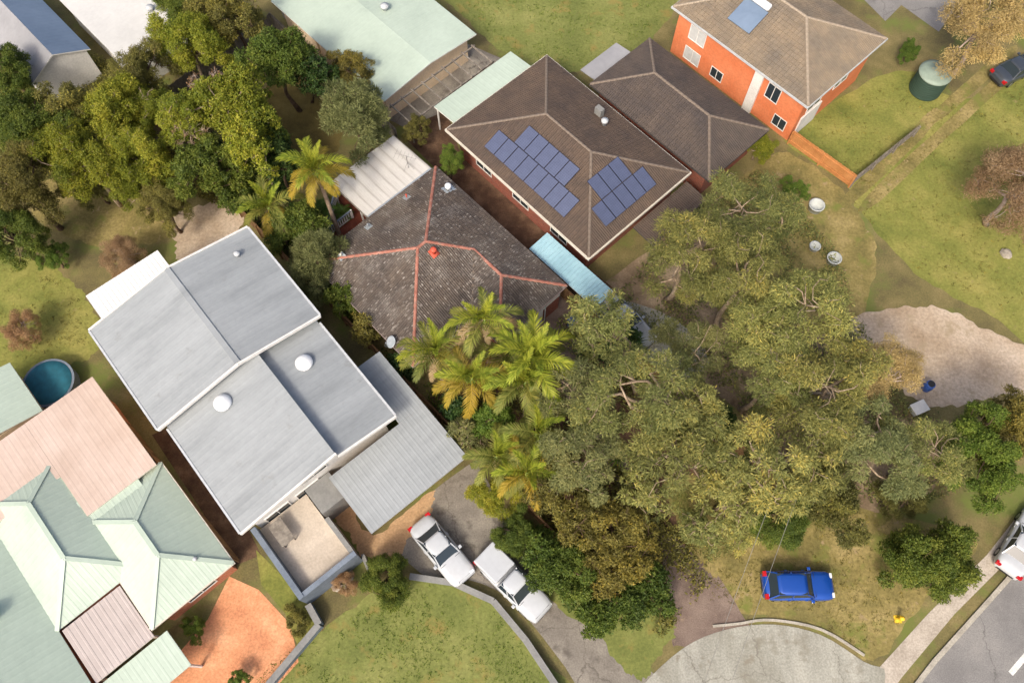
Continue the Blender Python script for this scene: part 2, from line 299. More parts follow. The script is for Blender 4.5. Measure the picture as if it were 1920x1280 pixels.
leafmat('blade_dark', [(0, (48, 72, 34)), (0.5, (70, 96, 42)), (1, (104, 124, 56))], 0.25)

# ------------------------------------------------------------------ ground sheets
LOT_O = P(817, 313, 2.9); LOT_A = math.radians(-46.4)            # back right eave corner of the tiled house and the long direction of its lot
def LW(u, w, z=0.0):
    c, s = math.cos(LOT_A), math.sin(LOT_A); return Vector((LOT_O.x + u * c - w * s, LOT_O.y + u * s + w * c, z))
NATURAL = {'sand', 'lawn', 'lawn_green', 'dry_grass', 'leaf_litter', 'lawn_painted_shade', 'gravel_drive', 'sand_tan'}
def sheet(name, pix, z, mat, curve=0, world=None):
    pts = [P(u, v, 0) for u, v in pix] if world is None else world
    if curve:
        pts = smooth_loop(pts, curve * (4 if mat in NATURAL else 1))
        if mat in NATURAL:
            rg = random.Random(int(abs(pts[0].x * 100)) + len(pts)); m_ = len(pts); off = [0.0] * m_
            for fq, am in ((3, .12), (7, .10), (17, .09), (37, .07)):
                ph = rg.uniform(0, 6.28); off = [q + am * math.sin(fq * 2 * math.pi * i / m_ + ph) for i, q in enumerate(off)]
            c_ = sum(pts, Vector((0, 0, 0))) / m_; pts = [p + (p - c_).normalized() * (off[i] + rg.uniform(-.025, .025)) for i, p in enumerate(pts)]
    pts = ccw([(p[0], p[1]) for p in pts]); mb = MB(); mb.poly([(x, y, z) for x, y in pts])
    return mb.build(name, mat, kind='structure')
g = MB()
NG = 40
for i in range(NG + 1):
    for j in range(NG + 1): g.v.append((-160 + 320 * i / NG, -130 + 320 * j / NG, 0))
for i in range(NG):
    for j in range(NG): a = i * (NG + 1) + j; g.face((a, a + NG + 1, a + NG + 2, a + 1))
g.build('ground', 'ground', kind='structure')
sheet('lawn', [(760, -60), (1260, -60), (1230, 60), (1120, 130), (1000, 130), (900, 60), (820, -10)], 0.006, 'lawn_green', 4)
sheet('lawn', [(1500, 230), (1690, 130), (1800, 190), (1990, 150), (1990, 640), (1860, 590), (1730, 520), (1610, 400), (1590, 350), (1480, 270)], 0.006, 'lawn', 4)
sheet('lawn', [(490, 1260), (600, 1180), (760, 1090), (860, 1095), (930, 1135), (1000, 1220), (1060, 1330), (420, 1330)], 0.006, 'lawn_green', 3)
sheet('lawn', [(60, 350), (200, 325), (330, 360), (350, 430), (220, 460), (90, 430)], 0.006, 'dry_grass', 4)
sheet('lawn', [(-60, 480), (90, 500), (165, 560), (190, 640), (120, 690), (-60, 700)], 0.006, 'lawn', 4)
sheet('lawn', [(1300, 1120), (1370, 1010), (1500, 900), (1640, 960), (1830, 1010), (1760, 1100), (1640, 1230), (1570, 1190), (1450, 1160)], 0.006, 'dry_grass', 4)
sheet('lawn', [(1000, 1060), (1130, 1090), (1225, 1120), (1262, 1160), (1262, 1195), (1215, 1260), (1180, 1262), (1120, 1195), (1040, 1130)], 0.0112, 'lawn_green', 4)
sheet('paving', [(600, 925), (640, 925), (700, 1000), (800, 925), (815, 945), (770, 1010), (720, 1050), (672, 1035), (640, 985)], 0.0105, 'sand_tan', 3)
sheet('lawn', [(500, 150), (560, 130), (620, 190), (640, 260), (600, 300), (540, 280), (510, 220)], 0.006, 'lawn_painted_shade', 4)  # backyard clearing, shade of the trees put into the grass colour
sheet('lawn', [(1245, 905), (1330, 900), (1420, 960), (1400, 1040), (1350, 1085), (1300, 1035)], 0.0125, 'dry_grass', 4)
sheet('leaf_litter', [(1120, 570), (1280, 420), (1400, 330), (1520, 440), (1620, 600), (1680, 760), (1800, 800), (1780, 880), (1640, 960), (1500, 890), (1300, 700)], 0.003, 'leaf_litter', 4)
sheet('dirt_yard', [(1390, 330), (1480, 290), (1590, 370), (1640, 470), (1600, 600), (1440, 640), (1330, 560), (1330, 420)], 0.004, 'dry_grass', 4)
for q in (0, 34): sheet('wheel_track', [(1915 - q, 105 - q * .3), (1930 - q, 118 - q * .3), (1790 - q, 245 - q * .3), (1640 - q, 385 - q * .3), (1622 - q, 372 - q * .3), (1770 - q, 232 - q * .3)], 0.009, 'dry_grass', 3)
sheet('sand_patch', [(1590, 610), (1700, 575), (1790, 585), (1900, 640), (2010, 690), (2010, 745), (1880, 740), (1790, 760), (1700, 740), (1640, 680)], 0.010, 'sand', 5)
sheet('driveway', [(1030, 560), (1062, 560), (1090, 620), (1100, 720), (1150, 800), (1190, 900), (1230, 980), (1330, 1060), (1390, 1150), (1400, 1190), (1270, 1210), (1265, 1170), (1245, 1110), (1235, 1020), (1170, 930), (1120, 850), (1080, 780), (1030, 680), (1010, 620)], 0.010, 'gravel_drive', 3)
sheet('driveway', [(740, 990), (880, 870), (900, 880), (950, 960), (980, 1010), (1040, 1120), (1140, 1200), (1260, 1300), (1130, 1340), (1060, 1250), (990, 1160), (930, 1105), (850, 1080), (790, 1075)], 0.010, 'concrete_drive', 3)
sheet('driveway', [(1110, 590), (1150, 560), (1270, 600), (1330, 680), (1260, 720), (1190, 660)], 0.010, 'concrete_apron', 3)
sheet('turning_apron', [(1200, 1290), (1280, 1215), (1360, 1180), (1450, 1170), (1540, 1190), (1620, 1240), (1660, 1262), (1600, 1340), (1250, 1370), (1190, 1330)], 0.014, 'concrete_apron', 4)
sheet('footpath', [(1560, 1360), (1640, 1260), (1740, 1150), (1850, 1040), (1960, 900), (1985, 930), (1880, 1060), (1790, 1150), (1690, 1270), (1620, 1370)], 0.012, 'footpath')
sheet('road', [(1650, 1370), (1750, 1240), (1840, 1140), (1920, 1050), (2060, 880), (2600, 1000), (2400, 1600), (1700, 1600)], 0.010, 'asphalt')
kb = MB(); kp = [P(1650, 1370), P(1750, 1240), P(1840, 1140), P(1920, 1050), P(2060, 880)]
for a, b in zip(kp, kp[1:]): kb.bar(a + Vector((0, 0, .06)), b + Vector((0, 0, .06)), 0.28, 0.14)
kb.build('kerb', 'kerb', kind='structure')
kb = MB(); ka = smooth_loop([P(*p) for p in [(1330, 1186), (1390, 1168), (1450, 1162), (1540, 1180), (1620, 1228), (1655, 1250)]], 4)[2:-7]
for a, b in zip(ka, ka[1:]): kb.bar(a + Vector((0, 0, .05)), b + Vector((0, 0, .05)), 0.15, 0.10)
kb.build('kerb', 'kerb', kind='structure')
for (a, b) in (((1895, 1262), (1935, 1215)), ((1800, 1372), (1840, 1325))):
    a, b = P(*a, .016), P(*b, .016); d = (b - a).normalized(); n = Vector((-d.y, d.x, 0)) * 0.16; mb = MB(); mb.poly([a - n, b - n, b + n, a + n][::1]); 
    o = mb.build('lane_marking', 'paint_white', kind='structure')
sheet('paved_yard', [(390, 1160), (430, 1080), (485, 1105), (545, 1170), (560, 1240), (480, 1330), (300, 1330), (330, 1230)], 0.010, 'terracotta_paving', 0)
sheet('garden_bed', [(480, 1030), (560, 1110), (605, 1165), (560, 1215), (535, 1150), (490, 1095)], 0.012, 'lawn', 0)
sheet('side_path', [(285, 815), (320, 800), (470, 1000), (490, 1040), (440, 1060), (380, 960)], 0.010, 'bark_mulch', 0)
sheet('garden_bed', None, 0.008, 'bark_mulch', 0, world=[LW(12.0, -11.9), LW(13.4, -1.2), LW(27, -1.0), LW(30.5, -5.5), LW(31.5, -11.8)])
sheet('asphalt_yard', [(1560, -60), (1800, -60), (1790, 20), (1760, 60), (1690, 10), (1660, 40)], 0.010, 'asphalt', 0)
sheet('side_yard', [(830, 200), (760, 260), (830, 330), (1000, 480), (1060, 560), (1100, 600), (1150, 540), (1100, 500), (860, 280), (850, 240)], 0.009, 'bark_mulch', 0)
sheet('patio', [(690, 205), (870, 80), (940, 110), (820, 215), (760, 240)], 0.012, 'concrete_drive', 0)
sheet('drying_yard', [(330, 400), (420, 380), (460, 420), (340, 490), (330, 460)], 0.011, 'sand', 3)
# ------------------------------------------------------------------ roof tools
def slope_axes(poly):
    p = [Vector(q) for q in poly]; n = Vector((0, 0, 0))
    for i in range(len(p)): n += p[i].cross(p[(i + 1) % len(p)])
    n.normalize()
    if n.z < 0: n = -n; p = p[::-1]
    up = Vector((0, 0, 1)) - n * n.z
    up = up.normalized() if up.length > 1e-4 else Vector((1, 0, 0))
    e = up.cross(n).normalized(); o = p[0]
    return p, n, up, e, o, [((q - o).dot(e), (q - o).dot(up)) for q in p]
def span(pl, c, axis):
    """interval of a 2D outline along the other axis where coordinate axis == c"""
    r = []
    for i in range(len(pl)):
        a, b = pl[i], pl[(i + 1) % len(pl)]
        if (a[axis] - c) * (b[axis] - c) <= 0 and abs(a[axis] - b[axis]) > 1e-9:
            t = (c - a[axis]) / (b[axis] - a[axis]); r.append(a[1 - axis] + t * (b[1 - axis] - a[1 - axis]))
    return (min(r), max(r)) if len(r) > 1 else None
def tile_field(mb, poly, tw=0.30, gauge=0.33, rng=random.Random(1), amp=0.040, lift=0.06, dash=0.0):
    p, n, up, e, o, pl = slope_axes(poly)
    t0, t1 = min(q[1] for q in pl), max(q[1] for q in pl); k = 0; prof = (0.0, 0.9, 0.25, 0.9, 0.0); fr = (0, 0.2, 0.5, 0.8, 1.0)
    while t0 + k * gauge < t1 - 0.02:
        tl = t0 + k * gauge; tu = min(tl + gauge, t1 - 0.003); a, b = span(pl, tl + 1e-5, 1), span(pl, tu - 1e-5, 1); k += 1
        if not a or not b: continue
        for i in range(math.floor(min(a[0], b[0]) / tw), math.ceil(max(a[1], b[1]) / tw)):
            s0, s1 = i * tw, (i + 1) * tw
            if min(s1, a[1]) - max(s0, a[0]) < 0.02 and min(s1, b[1]) - max(s0, b[0]) < 0.02: continue
            base = len(mb.v); mb.cur = rng.random(); jl = rng.uniform(-0.006, 0.008); g0 = 0.004
            mid = (tl - .02 + tu) / 2
            for f, h in zip(fr, prof):
                s = s0 + g0 + f * (tw - 2 * g0); sl = min(max(s, a[0]), a[1]); su = min(max(s, b[0]), b[1])
                mb.v.append(tuple(o + e * sl + up * (tl - 0.02) + n * (lift + jl + h * amp)))
                mb.v.append(tuple(o + e * su + up * tu + n * (0.006 + h * amp)))
                mb.v.append(tuple(o + e * sl + up * (tl - 0.02) + n * (0.004 + h * amp)))
                mb.v.append(tuple(o + e * (sl + su) * .5 + up * mid + n * ((lift + jl + 0.006) * .5 + h * amp)))
            tb = mb.cur * .42 + .12; near = min(abs(s0 - a[0]), abs(s1 - a[1]))
            for q in range(4):
                x = base + q * 4; y = x + 4
                for quad in ((x, y, y + 3, x + 3), (x + 3, y + 3, y + 1, x + 1)):
                    mb.cur = tb + rng.uniform(0, .3)
                    if dash and rng.random() < dash + .16 * math.exp(-near / .6): mb.cur = rng.uniform(.80, 1.0)
                    mb.face(quad)
                mb.cur = tb; mb.face((x + 2, y + 2, y, x))
def ribbed(mb, poly, pitch=0.20, amp=0.025, prof='rib', lift=0.01, up=None):
    p, n, u_, e, o, pl = slope_axes(poly)
    if up is not None:
        u_ = Vector(up).normalized(); u_ = (u_ - n * u_.dot(n)).normalized(); e = u_.cross(n).normalized(); pl = [((q - o).dot(e), (q - o).dot(u_)) for q in p]
    s0, s1 = min(q[0] for q in pl), max(q[0] for q in pl)
    steps = ((0, 0), (0.56, 0), (0.64, 1), (0.86, 1), (0.94, 0)) if prof == 'rib' else [(i / 6, 0.5 - 0.5 * math.cos(2 * math.pi * i / 6)) for i in range(6)]
    ss = []; k = 0
    while s0 + k * pitch < s1:
        for f, h in steps:
            s = s0 + (k + f) * pitch
            if s0 + 1e-4 < s < s1 - 1e-4: ss.append((s, h))
        k += 1
    ss = [(s0 + 1e-4, 0)] + ss + [(s1 - 1e-4, 0)]; prev = None
    for s, h in ss:
        iv = span(pl, s, 0)
        if not iv: prev = None; continue
        b = len(mb.v); mb.v += [tuple(o + e * s + u_ * iv[0] + n * (lift + amp * h)), tuple(o + e * s + u_ * iv[1] + n * (lift + amp * h))]
        if prev is not None: mb.face((prev, b, b + 1, prev + 1))
        prev = b
CAPS = {}
def ridge_caps(parent, a, b, mat, r=0.115, step=0.40, lift=0.05, name='ridge_cap'):
    a, b = Vector(a), Vector(b); d = b - a; L = d.length; n = max(1, round(L / step)); st = L / n
    if mat not in CAPS:
        mb = MB(); N = 6
        for x, k in ((0, 1.0), (1.06, 0.86)):
            for i in range(N + 1):
                t = math.pi * i / N; mb.v.append((x, r * 1.05 * k * math.cos(t), 0.10 * k * math.sin(t) - 0.03))
        for i in range(N): mb.face((i, i + 1, N + 2 + i, N + 1 + i))
        mb.face(list(range(N + 1))[::-1]); mb.face(range(N + 1, 2 * N + 2))
        CAPS[mat] = mb.mesh('ridge_cap', mat)
    q = d.to_track_quat('X', 'Z'); rng = random.Random(int(L * 1000))
    for i in range(n):
        o = link(name, CAPS[mat], parent, a + d * (i / n) + Vector((0, 0, lift + rng.uniform(-.008, .008))), q.to_euler(), (st, 1, 1))
def gutter(parent, pts, mat='gutter', z=None, closed=True, w=0.12, h=0.12, name='gutter'):
    mb = MB(); n = len(pts)
    for i in range(n if closed else n - 1):
        a, b = Vector(pts[i]), Vector(pts[(i + 1) % n]); d = (b - a).normalized() * (w / 2 - 0.004 * (i % 2))
        mb.bar(a - d + Vector((0, 0, -h / 2)), b + d + Vector((0, 0, -h / 2)), w, h + 0.002 * (i % 2))
    return mb.build(name, mat, parent)
def inset(pts, k):
    c = ccw(pts); n = len(c); out = []
    for i in range(n):
        p0, p1, p2 = Vector(c[i - 1]), Vector(c[i]), Vector(c[(i + 1) % n]); d1 = (p1 - p0).normalized(); d2 = (p2 - p1).normalized()
        n1, n2 = Vector((-d1.y, d1.x)), Vector((-d2.y, d2.x)); m = (n1 + n2); out.append(tuple(p1 + m * (k / (1 + n1.dot(n2)))))
    return out
def underlay(parent, faces, mat='trim_dark', th=0.05):
    mb = MB()
    for f in faces: mb.slab(slope_axes(f)[0], th)
    return mb.build('roof', mat, parent)
def window(parent, cx, cy, z0, z1, half, axis, out, frame='trim_white', pane='glass_dark'):
    """window in a wall; axis 'u' = wall runs along local x, 'w' = along y; out = outward sign"""
    mb = MB(); d = 0.05
    bars = [(-half, half, z0 - .06, z0), (-half, half, z1, z1 + .06), (-half - .06, -half, z0 - .06, z1 + .06), (half, half + .06, z0 - .06, z1 + .06), (-.025, .025, z0, z1)]
    for a, b, c, e in bars:
        if axis == 'u': mb.box(cx + a, cx + b, min(cy - .02, cy + out * d), max(cy - .02, cy + out * d), c, e)
        else: mb.box(min(cx - .02, cx + out * d), max(cx - .02, cx + out * d), cy + a, cy + b, c, e)
    o = mb.build('window', frame, parent); g = MB()
    if axis == 'u': g.box(cx - half, cx + half, cy - .01, cy + out * .02 if out > 0 else cy + .01, z0, z1) if out > 0 else g.box(cx - half, cx + half, cy - .02, cy + .01, z0, z1)
    else: g.box(cx - .01, cx + .02, cy - half, cy + half, z0, z1) if out > 0 else g.box(cx - .02, cx + .01, cy - half, cy + half, z0, z1)
    g.build('pane', pane, o); return o
def hip_faces(u0, u1, w0, w1, E, tan):
    """rectangular hip roof with its ridge along the longer side; returns faces, ridge lines"""
    if u1 - u0 >= w1 - w0:
        h = (w1 - w0) / 2; R = E + h * tan; a, b = (u0 + h, w0 + h, R), (u1 - h, w0 + h, R)
        c = [(u0, w0, E), (u1, w0, E), (u1, w1, E), (u0, w1, E)]
        return [[c[0], c[1], b, a], [c[1], c[2], b], [c[2], c[3], a, b], [c[3], c[0], a]], [(c[0], a), (c[1], b), (c[2], b), (c[3], a), (a, b)]
    h = (u1 - u0) / 2; R = E + h * tan; a, b = (u0 + h, w0 + h, R), (u0 + h, w1 - h, R)
    c = [(u0, w0, E), (u1, w0, E), (u1, w1, E), (u0, w1, E)]
    return [[c[0], c[1], a], [c[1], c[2], b, a], [c[2], c[3], b], [c[3], c[0], a, b]], [(c[0], a), (c[1], a), (c[2], b), (c[3], b), (a, b)]

# ------------------------------------------------------------------ the tiled house on the lot
EV = 2.9; TAN = math.tan(math.radians(22.5)); U1, W0, WU, WW = 10.65, -11.35, 13.35, -6.2
house = empty('brick_house', (LOT_O.x, LOT_O.y, 0), LOT_A, 'red brick house with lichen-speckled charcoal tiled hip roof and terracotta ridges', 'house')
hr = U1 / 2; CL, CB, CF, IN, CW, CR = (0, W0, EV), (0, 0, EV), (U1, W0, EV), (U1, WW, EV), (WU, WW, EV), (WU, 0, EV)
A1, A2 = (hr, W0 + hr, EV + hr * TAN), (hr, -hr, EV + hr * TAN); hw = -WW / 2
V1, V2 = (U1 - hw, -hw, EV + hw * TAN), (WU - hw, -hw, EV + hw * TAN)
hfaces = [[CL, CB, A2, A1], [CF, CL, A1], [IN, CF, A1, A2, V1], [CB, CR, V2, V1, A2], [CR, CW, V2], [CW, IN, V1, V2]]
roof = underlay(house, hfaces)
rng = random.Random(11)
for f, ds_ in zip(hfaces, (.05, .085, .075, .06, .055, .085)):
    mb = MB(); tile_field(mb, f, rng=rng, dash=ds_); mb.build('tile_field', 'tile_charcoal', roof, tint=True, kind='stuff')
for a, b in [(CL, A1), (CF, A1), (A1, A2), (CB, A2), (V1, A2), (V1, V2), (CR, V2), (CW, V2)]: ridge_caps(roof, a, b, 'ridge_terracotta')
vm = MB(); vm.bar(Vector(IN) + Vector((0, 0, .03)), Vector(V1) + Vector((0, 0, .03)), 0.16, 0.05); vm.build('valley_flashing', 'ridge_brown', roof)
gutter(roof, [CL, CF, IN, CW, CR, CB], 'gutter')
foot = [(.55, W0 + .55), (U1 - .5, W0 + .55), (U1 - .5, WW + .5), (WU - .14, WW + .5), (WU - .14, -.45), (.55, -.45)]
MB().prism(foot, 0, EV - 0.16).build('wall', 'brick_red', house)
MB().prism(inset([(0, W0), (U1, W0), (U1, WW), (WU, WW), (WU, 0), (0, 0)], 0.02), EV - 0.15, EV - 0.11).build('soffit', 'trim_white', house)
mb = MB(); mb.box(WU - .135, WU - .09, -5.68, -.47, 1.95, EV - .17); mb.build('weatherboard_band', 'wall_white', house)
mb = MB(); mb.box(WU - .135, WU - .07, -5.2, -2.1, .04, 1.94); mb.build('garage_door', 'wall_white', house)
mb = MB(); mb.tube([(WU - .06, -1.9, 0), (WU - .06, -1.9, 2.7)], .045, 8); mb.build('downpipe', 'trim_grey', house)
for cy in (-9.6, -7.6): window(house, U1 - .5, cy, 1.0, 2.2, 0.7, 'w', 1)
for cx in (2.5, 7.5): window(house, cx, W0 + .55, 1.0, 2.2, 0.7, 'u', -1)
# things on the roof
def on_roof(u, w, face):
    p, n, up, e, o, pl = slope_axes(face); z = o.z - (n.x * (u - o.x) + n.y * (w - o.y)) / n.z; return Vector((u, w, z)), n
p, n = on_roof(6.2, -5.4, hfaces[2])
v = MB(); v.slab([p + Vector((-.28, -.28, .1 + .28 * TAN)), p + Vector((.28, -.28, .1 - .28 * TAN)), p + Vector((.28, .28, .1 - .28 * TAN)), p + Vector((-.28, .28, .1 + .28 * TAN))], .03)
v.lathe([(.13, 0), (.13, .38), (.22, .40), (.22, .46), (.19, .56), (.08, .60)], p + Vector((0, 0, .02)), 16); v.build('roof_vent', 'terracotta', roof, True)
p, n = on_roof(2.25, -.75, hfaces[3]); v = MB(); v.lathe([(.14, 0), (.14, .22), (.20, .26), (.24, .36), (.23, .48), (.14, .58), (.03, .60)], p + Vector((0, 0, .03)), 18)
wv = v.build('whirlybird_vent', 'skylight', roof, True)
v = MB(); v.slab([p + Vector((-.3, -.45, .08 + .45 * TAN)), p + Vector((.3, -.45, .08 + .45 * TAN)), p + Vector((.3, .5, .08 - .5 * TAN)), p + Vector((-.3, .5, .08 - .5 * TAN))], .02); v.build('flashing', 'flashing', wv)
for (u, w, f, m) in ((.75, -3.35, hfaces[0], 'terracotta'), (.75, -6.85, hfaces[0], 'galv'), (1.5, -9.75, hfaces[1], 'trim_cream')):
    p, n = on_roof(u, w, f); v = MB(); v.tube([p, p + Vector((0, 0, .38))], .05, 10); v.lathe([(.075, .36), (.085, .40), (.04, .44)], p, 10); pp = v.build('vent_pipe', m, roof, True)
    v = MB(); v.slab([p + Vector(q) + Vector((0, 0, .09 + q[0] * n.x / -n.z + q[1] * n.y / -n.z)) for q in ((-.24, -.24, 0), (.24, -.24, 0), (.24, .24, 0), (-.24, .24, 0))], .02); v.build('flashing', 'flashing', pp)
# satellite dish on the lower left eave
dish = empty('satellite_dish', LW(8.5, -11.30, 2.86), LOT_A, 'grey oval satellite dish clamped to the gutter of the tiled house', 'dish')
v = MB(); N = 24; v.v.append((0, 0, -.06))
for r, z in ((.14, -.052), (.27, -.03), (.37, .0)):
    for k in range(N): a = 2 * math.pi * k / N; v.v.append((r * math.cos(a), r * 1.12 * math.sin(a), z))
for k in range(N): v.face((0, 1 + k, 1 + (k + 1) % N))
for i in range(2):
    for k in range(N): v.face((1 + i * N + k, 1 + (i + 1) * N + k, 1 + (i + 1) * N + (k + 1) % N, 1 + i * N + (k + 1) % N))
ds = v.build('reflector', 'dish_grey', dish, True, loc=(0, -.05, .45), rot=(math.radians(38), math.radians(-12), 0)); sm = ds.modifiers.new('thick', 'SOLIDIFY'); sm.thickness = .015
v = MB(); v.tube([(0, .1, -.3), (0, 0, .0), (0, -.02, .42)], .025, 8); v.build('mast', 'galv', dish, True)
v = MB(); v.tube([(0, -.42, .18), (0, -.52, .55), (0, -.42, .82)], .014, 6); v.box(-.03, .03, -.44, -.36, .78, .88); v.build('feed_arm', 'galv', dish)

# white corrugated patio roof, sheet by sheet, with its posts
patio = empty('patio_cover', (LOT_O.x, LOT_O.y, 0), LOT_A, 'white corrugated iron patio roof attached behind the tiled house', 'patio cover')
N = 8; PW0, PW1 = -6.25, -.33; pw = (PW1 - PW0) / N
sh = MB(); ribbed(sh, [(-4.45, 0, 2.58), (-.1, 0, 2.83), (-.1, pw + .03, 2.83), (-4.45, pw + .03, 2.58)], 0.076, 0.02, 'sin'); sm_ = sh.mesh('roof_sheet', 'tin_white', True)
sm_.polygons.foreach_set('use_smooth', [True] * len(sm_.polygons))
for i in range(N): link('roof_sheet', sm_, patio, (random.Random(i).uniform(-.02, .02), PW0 + i * pw, 0.004 * (i % 2)))
v = MB(); v.box(-4.5, -4.38, PW0 - .05, PW1 + .05, 2.40, 2.56); v.build('gutter', 'timber_grey', patio)
for y in (PW0, PW1 + .02):
    v = MB(); v.bar((-4.4, y, 2.50), (-.1, y, 2.76), .12, .16); v.build('barge_board', 'timber_grey', patio)
v = MB(); v.box(-.22, -.02, PW0, PW1, 2.86, 2.885); v.build('flashing', 'flashing', patio)
for x, y in ((-4.3, PW0 + .1), (-4.3, PW1 - .1), (-4.3, -3.2), (-1.2, PW0 + .1)):
    v = MB(); v.box(x - .05, x + .05, y - .05, y + .05, 0, 2.45); v.build('post', 'trim_white', patio)
# television antenna on the patio roof
ant = empty('tv_antenna', LW(-1.35, -1.45, 2.78), LOT_A + .5, 'thin television antenna on a tripod above the white patio roof', 'antenna')
v = MB(); v.tube([(0, 0, 0), (0, 0, 1.5)], .022, 6); v.build('mast', 'steel', ant)
v = MB(); v.tube([(-.9, 0, 1.4), (.8, 0, 1.4)], .014, 6)
for i, x in enumerate((-.8, -.5, -.2, .1, .4, .7)): v.tube([(x, -.45 + .05 * i, 1.42), (x, .45 - .05 * i, 1.42)], .009, 5)
v.build('boom', 'steel', ant)
for a in (0, 2.1, 4.2): v = MB(); v.tube([(.45 * math.cos(a), .45 * math.sin(a), .02), (0, 0, .7)], .012, 5); v.build('stay', 'steel', ant)
# red timber deck with white balustrades
deck = empty('timber_deck', (LOT_O.x, LOT_O.y, 0), LOT_A, 'red-brown timber deck beside the white patio roof', 'deck')
v = MB()
for i in range(19): v.box(-2.1 + i * .11, -2.1 + i * .11 + .10, -9.3, -6.3, .66, .70)
for i in range(39): v.box(-4.3 + i * .11, -4.3 + i * .11 + .10, -6.29, -.4, .66, .70)
v.build('deck_boards', 'deck_red', deck, kind='stuff')
v = MB(); v.box(-2.1, 0.4, -9.3, -6.3, .0, .655); v.build('deck_base', 'timber_fence', deck)
v = MB(); v.box(-4.3, 0.4, -6.29, -.4, .0, .655); v.build('deck_base', 'timber_fence', deck)
PK = MB().box(-.02, .02, -.045, .045, 0, .85).mesh('picket', 'trim_white')
def balustrade(a, b, label, z0, z1=None, rail='wall_slate'):
    a, b = Vector(a), Vector(b); d = b - a; L = d.length; r = empty('balustrade', LW(a.x, a.y, 0), LOT_A + math.atan2(d.y, d.x), label, 'railing', 'railings of the red deck')
    z1 = z0 if z1 is None else z1; n = int(L / .19)
    v = MB(); v.bar((0, 0, z0 + .93), (L, 0, z1 + .93), .12, .06); v.build('handrail', rail, r)
    v = MB(); v.bar((0, 0, z0 + .12), (L, 0, z1 + .12), .05, .07); v.build('bottom_rail', 'trim_white', r)
    for i in range(n): t = (i + .5) / n; link('picket', PK, r, (t * L, 0, z0 + .08 + t * (z1 - z0)), (0, 0, math.pi / 2))
    for x, z in ((0, z0), (L, z1)): v = MB(); v.box(x - .05, x + .05, -.05, .05, 0, z + 1.0); v.build('post', 'trim_white', r)
balustrade((-2.1, -9.2, 0), (-2.15, -6.45, 0), 'white picket balustrade with blue-grey rail along the deck edge', .7)
balustrade((-2.5, -8.7, 0), (-4.1, -6.3, 0), 'white picket stair rail running out diagonally under the tall palm', .35, .9)
balustrade((-.3, -9.3, 0), (-2.0, -9.3, 0), 'short white picket railing at the shrub end of the deck', .7)

# ------------------------------------------------------------------ grey two-storey neighbour
o = P(175, 628, 5.6); gh = empty('grey_house', (o.x, o.y, 0), math.radians(-50), 'two-storey house with pale grey metal gable roofs left of the lot', 'house')
GR = [([(-.4, 0, 5.6), (7.9, 0, 5.6), (7.9, 5.9, 6.6), (-.4, 5.9, 6.6)]), ([(-.4, 5.9, 6.6), (7.9, 5.9, 6.6), (7.9, 11.5, 5.62), (-.4, 11.5, 5.62)]),
      ([(7.3, .4, 5.0), (16.0, .4, 5.0), (16.0, 7.15, 6.05), (7.3, 7.15, 6.05)]), ([(7.3, 7.15, 5.45), (16.0, 7.15, 5.45), (16.0, 11.25, 4.85), (7.3, 11.25, 4.85)])]
rf = underlay(gh, GR, 'trim_grey', .10)
for f in GR: v = MB(); ribbed(v, f, .40, .006); v.build('roof_slope', 'metal_grey', rf)
v = MB(); v.bar((-.4, 5.9, 6.63), (7.9, 5.9, 6.63), .35, .05); v.build('ridge_cap', 'metal_grey', rf)
v = MB(); v.prism([(7.5, 7.0), (15.9, 7.0), (15.9, 7.13), (7.5, 7.13)], 5.2, 5.98); v.build('clerestory_wall', 'wall_white', gh)
for a, b in (((7.97, -.05, 5.55), (7.97, 5.9, 6.55)), ((7.97, 5.9, 6.55), (7.97, 11.55, 5.57)), ((16.07, .35, 4.97), (16.07, 7.2, 6.03)), ((16.07, 7.2, 5.42), (16.07, 11.3, 4.82)), ((-.47, -.05, 5.55), (-.47, 5.9, 6.55)), ((-.47, 5.9, 6.55), (-.47, 11.55, 5.57))):
    v = MB(); v.bar(a, b, .12, .24); v.build('barge_board', 'trim_white', rf)
for a, b in (((-.4, -.07, 5.58), (7.9, -.07, 5.58)), ((-.4, 11.57, 5.6), (7.9, 11.57, 5.6)), ((7.95, .33, 4.98), (16, .33, 4.98)), ((7.95, 11.32, 4.83), (16, 11.32, 4.83))):
    v = MB(); v.bar(a, b, .13, .13); v.build('gutter', 'trim_grey', rf)
v = MB(); v.prism([(.2, .5), (7.4, .5), (7.4, 11.0), (.2, 11.0)], 0, 5.45); v.build('wall', 'wall_cream', gh)
v = MB(); v.prism([(7.41, 1.0), (15.3, 1.0), (15.3, 7.0), (15.3, 10.7), (7.41, 10.7)], 0, 4.78); v.build('wall', 'wall_white', gh)
v = MB(); v.prism([(15.1, 1.0), (15.32, 1.0), (15.32, 7.0), (15.1, 7.0)], 4.7, [4.98, 4.98, 5.85, 5.85]); v.build('gable_wall', 'wall_white', gh)
for cy, hw_ in ((2.6, .9), (5.4, .9), (9.0, 1.0)): window(gh, 15.32, cy, 3.2, 4.5, hw_, 'w', 1)
for cy in (2.4, 4.6): window(gh, 15.32, cy, 2.1 - 1.2, 2.3, .8, 'w', 1)
for k, (u, w, z) in enumerate(((9.8, 9.0, 5.22), (9.0, 3.8, 5.60))):
    v = MB(); v.lathe([(.55, 0), (.55, .14), (.5, .22), (.36, .36), (.18, .44), (.02, .46)], (u, w, z), 22); v.build('skylight_dome', 'skylight', rf, True)
v = MB(); v.lathe([(.13, 0), (.13, .3), (.2, .34), (.2, .42), (.05, .5)], (1.2, 9.9, 5.85), 14); v.build('roof_vent', 'trim_grey', rf, True)
cn = empty('canopy', (o.x, o.y, 0), math.radians(-50), 'white awning roof at the back end of the grey house', 'awning')
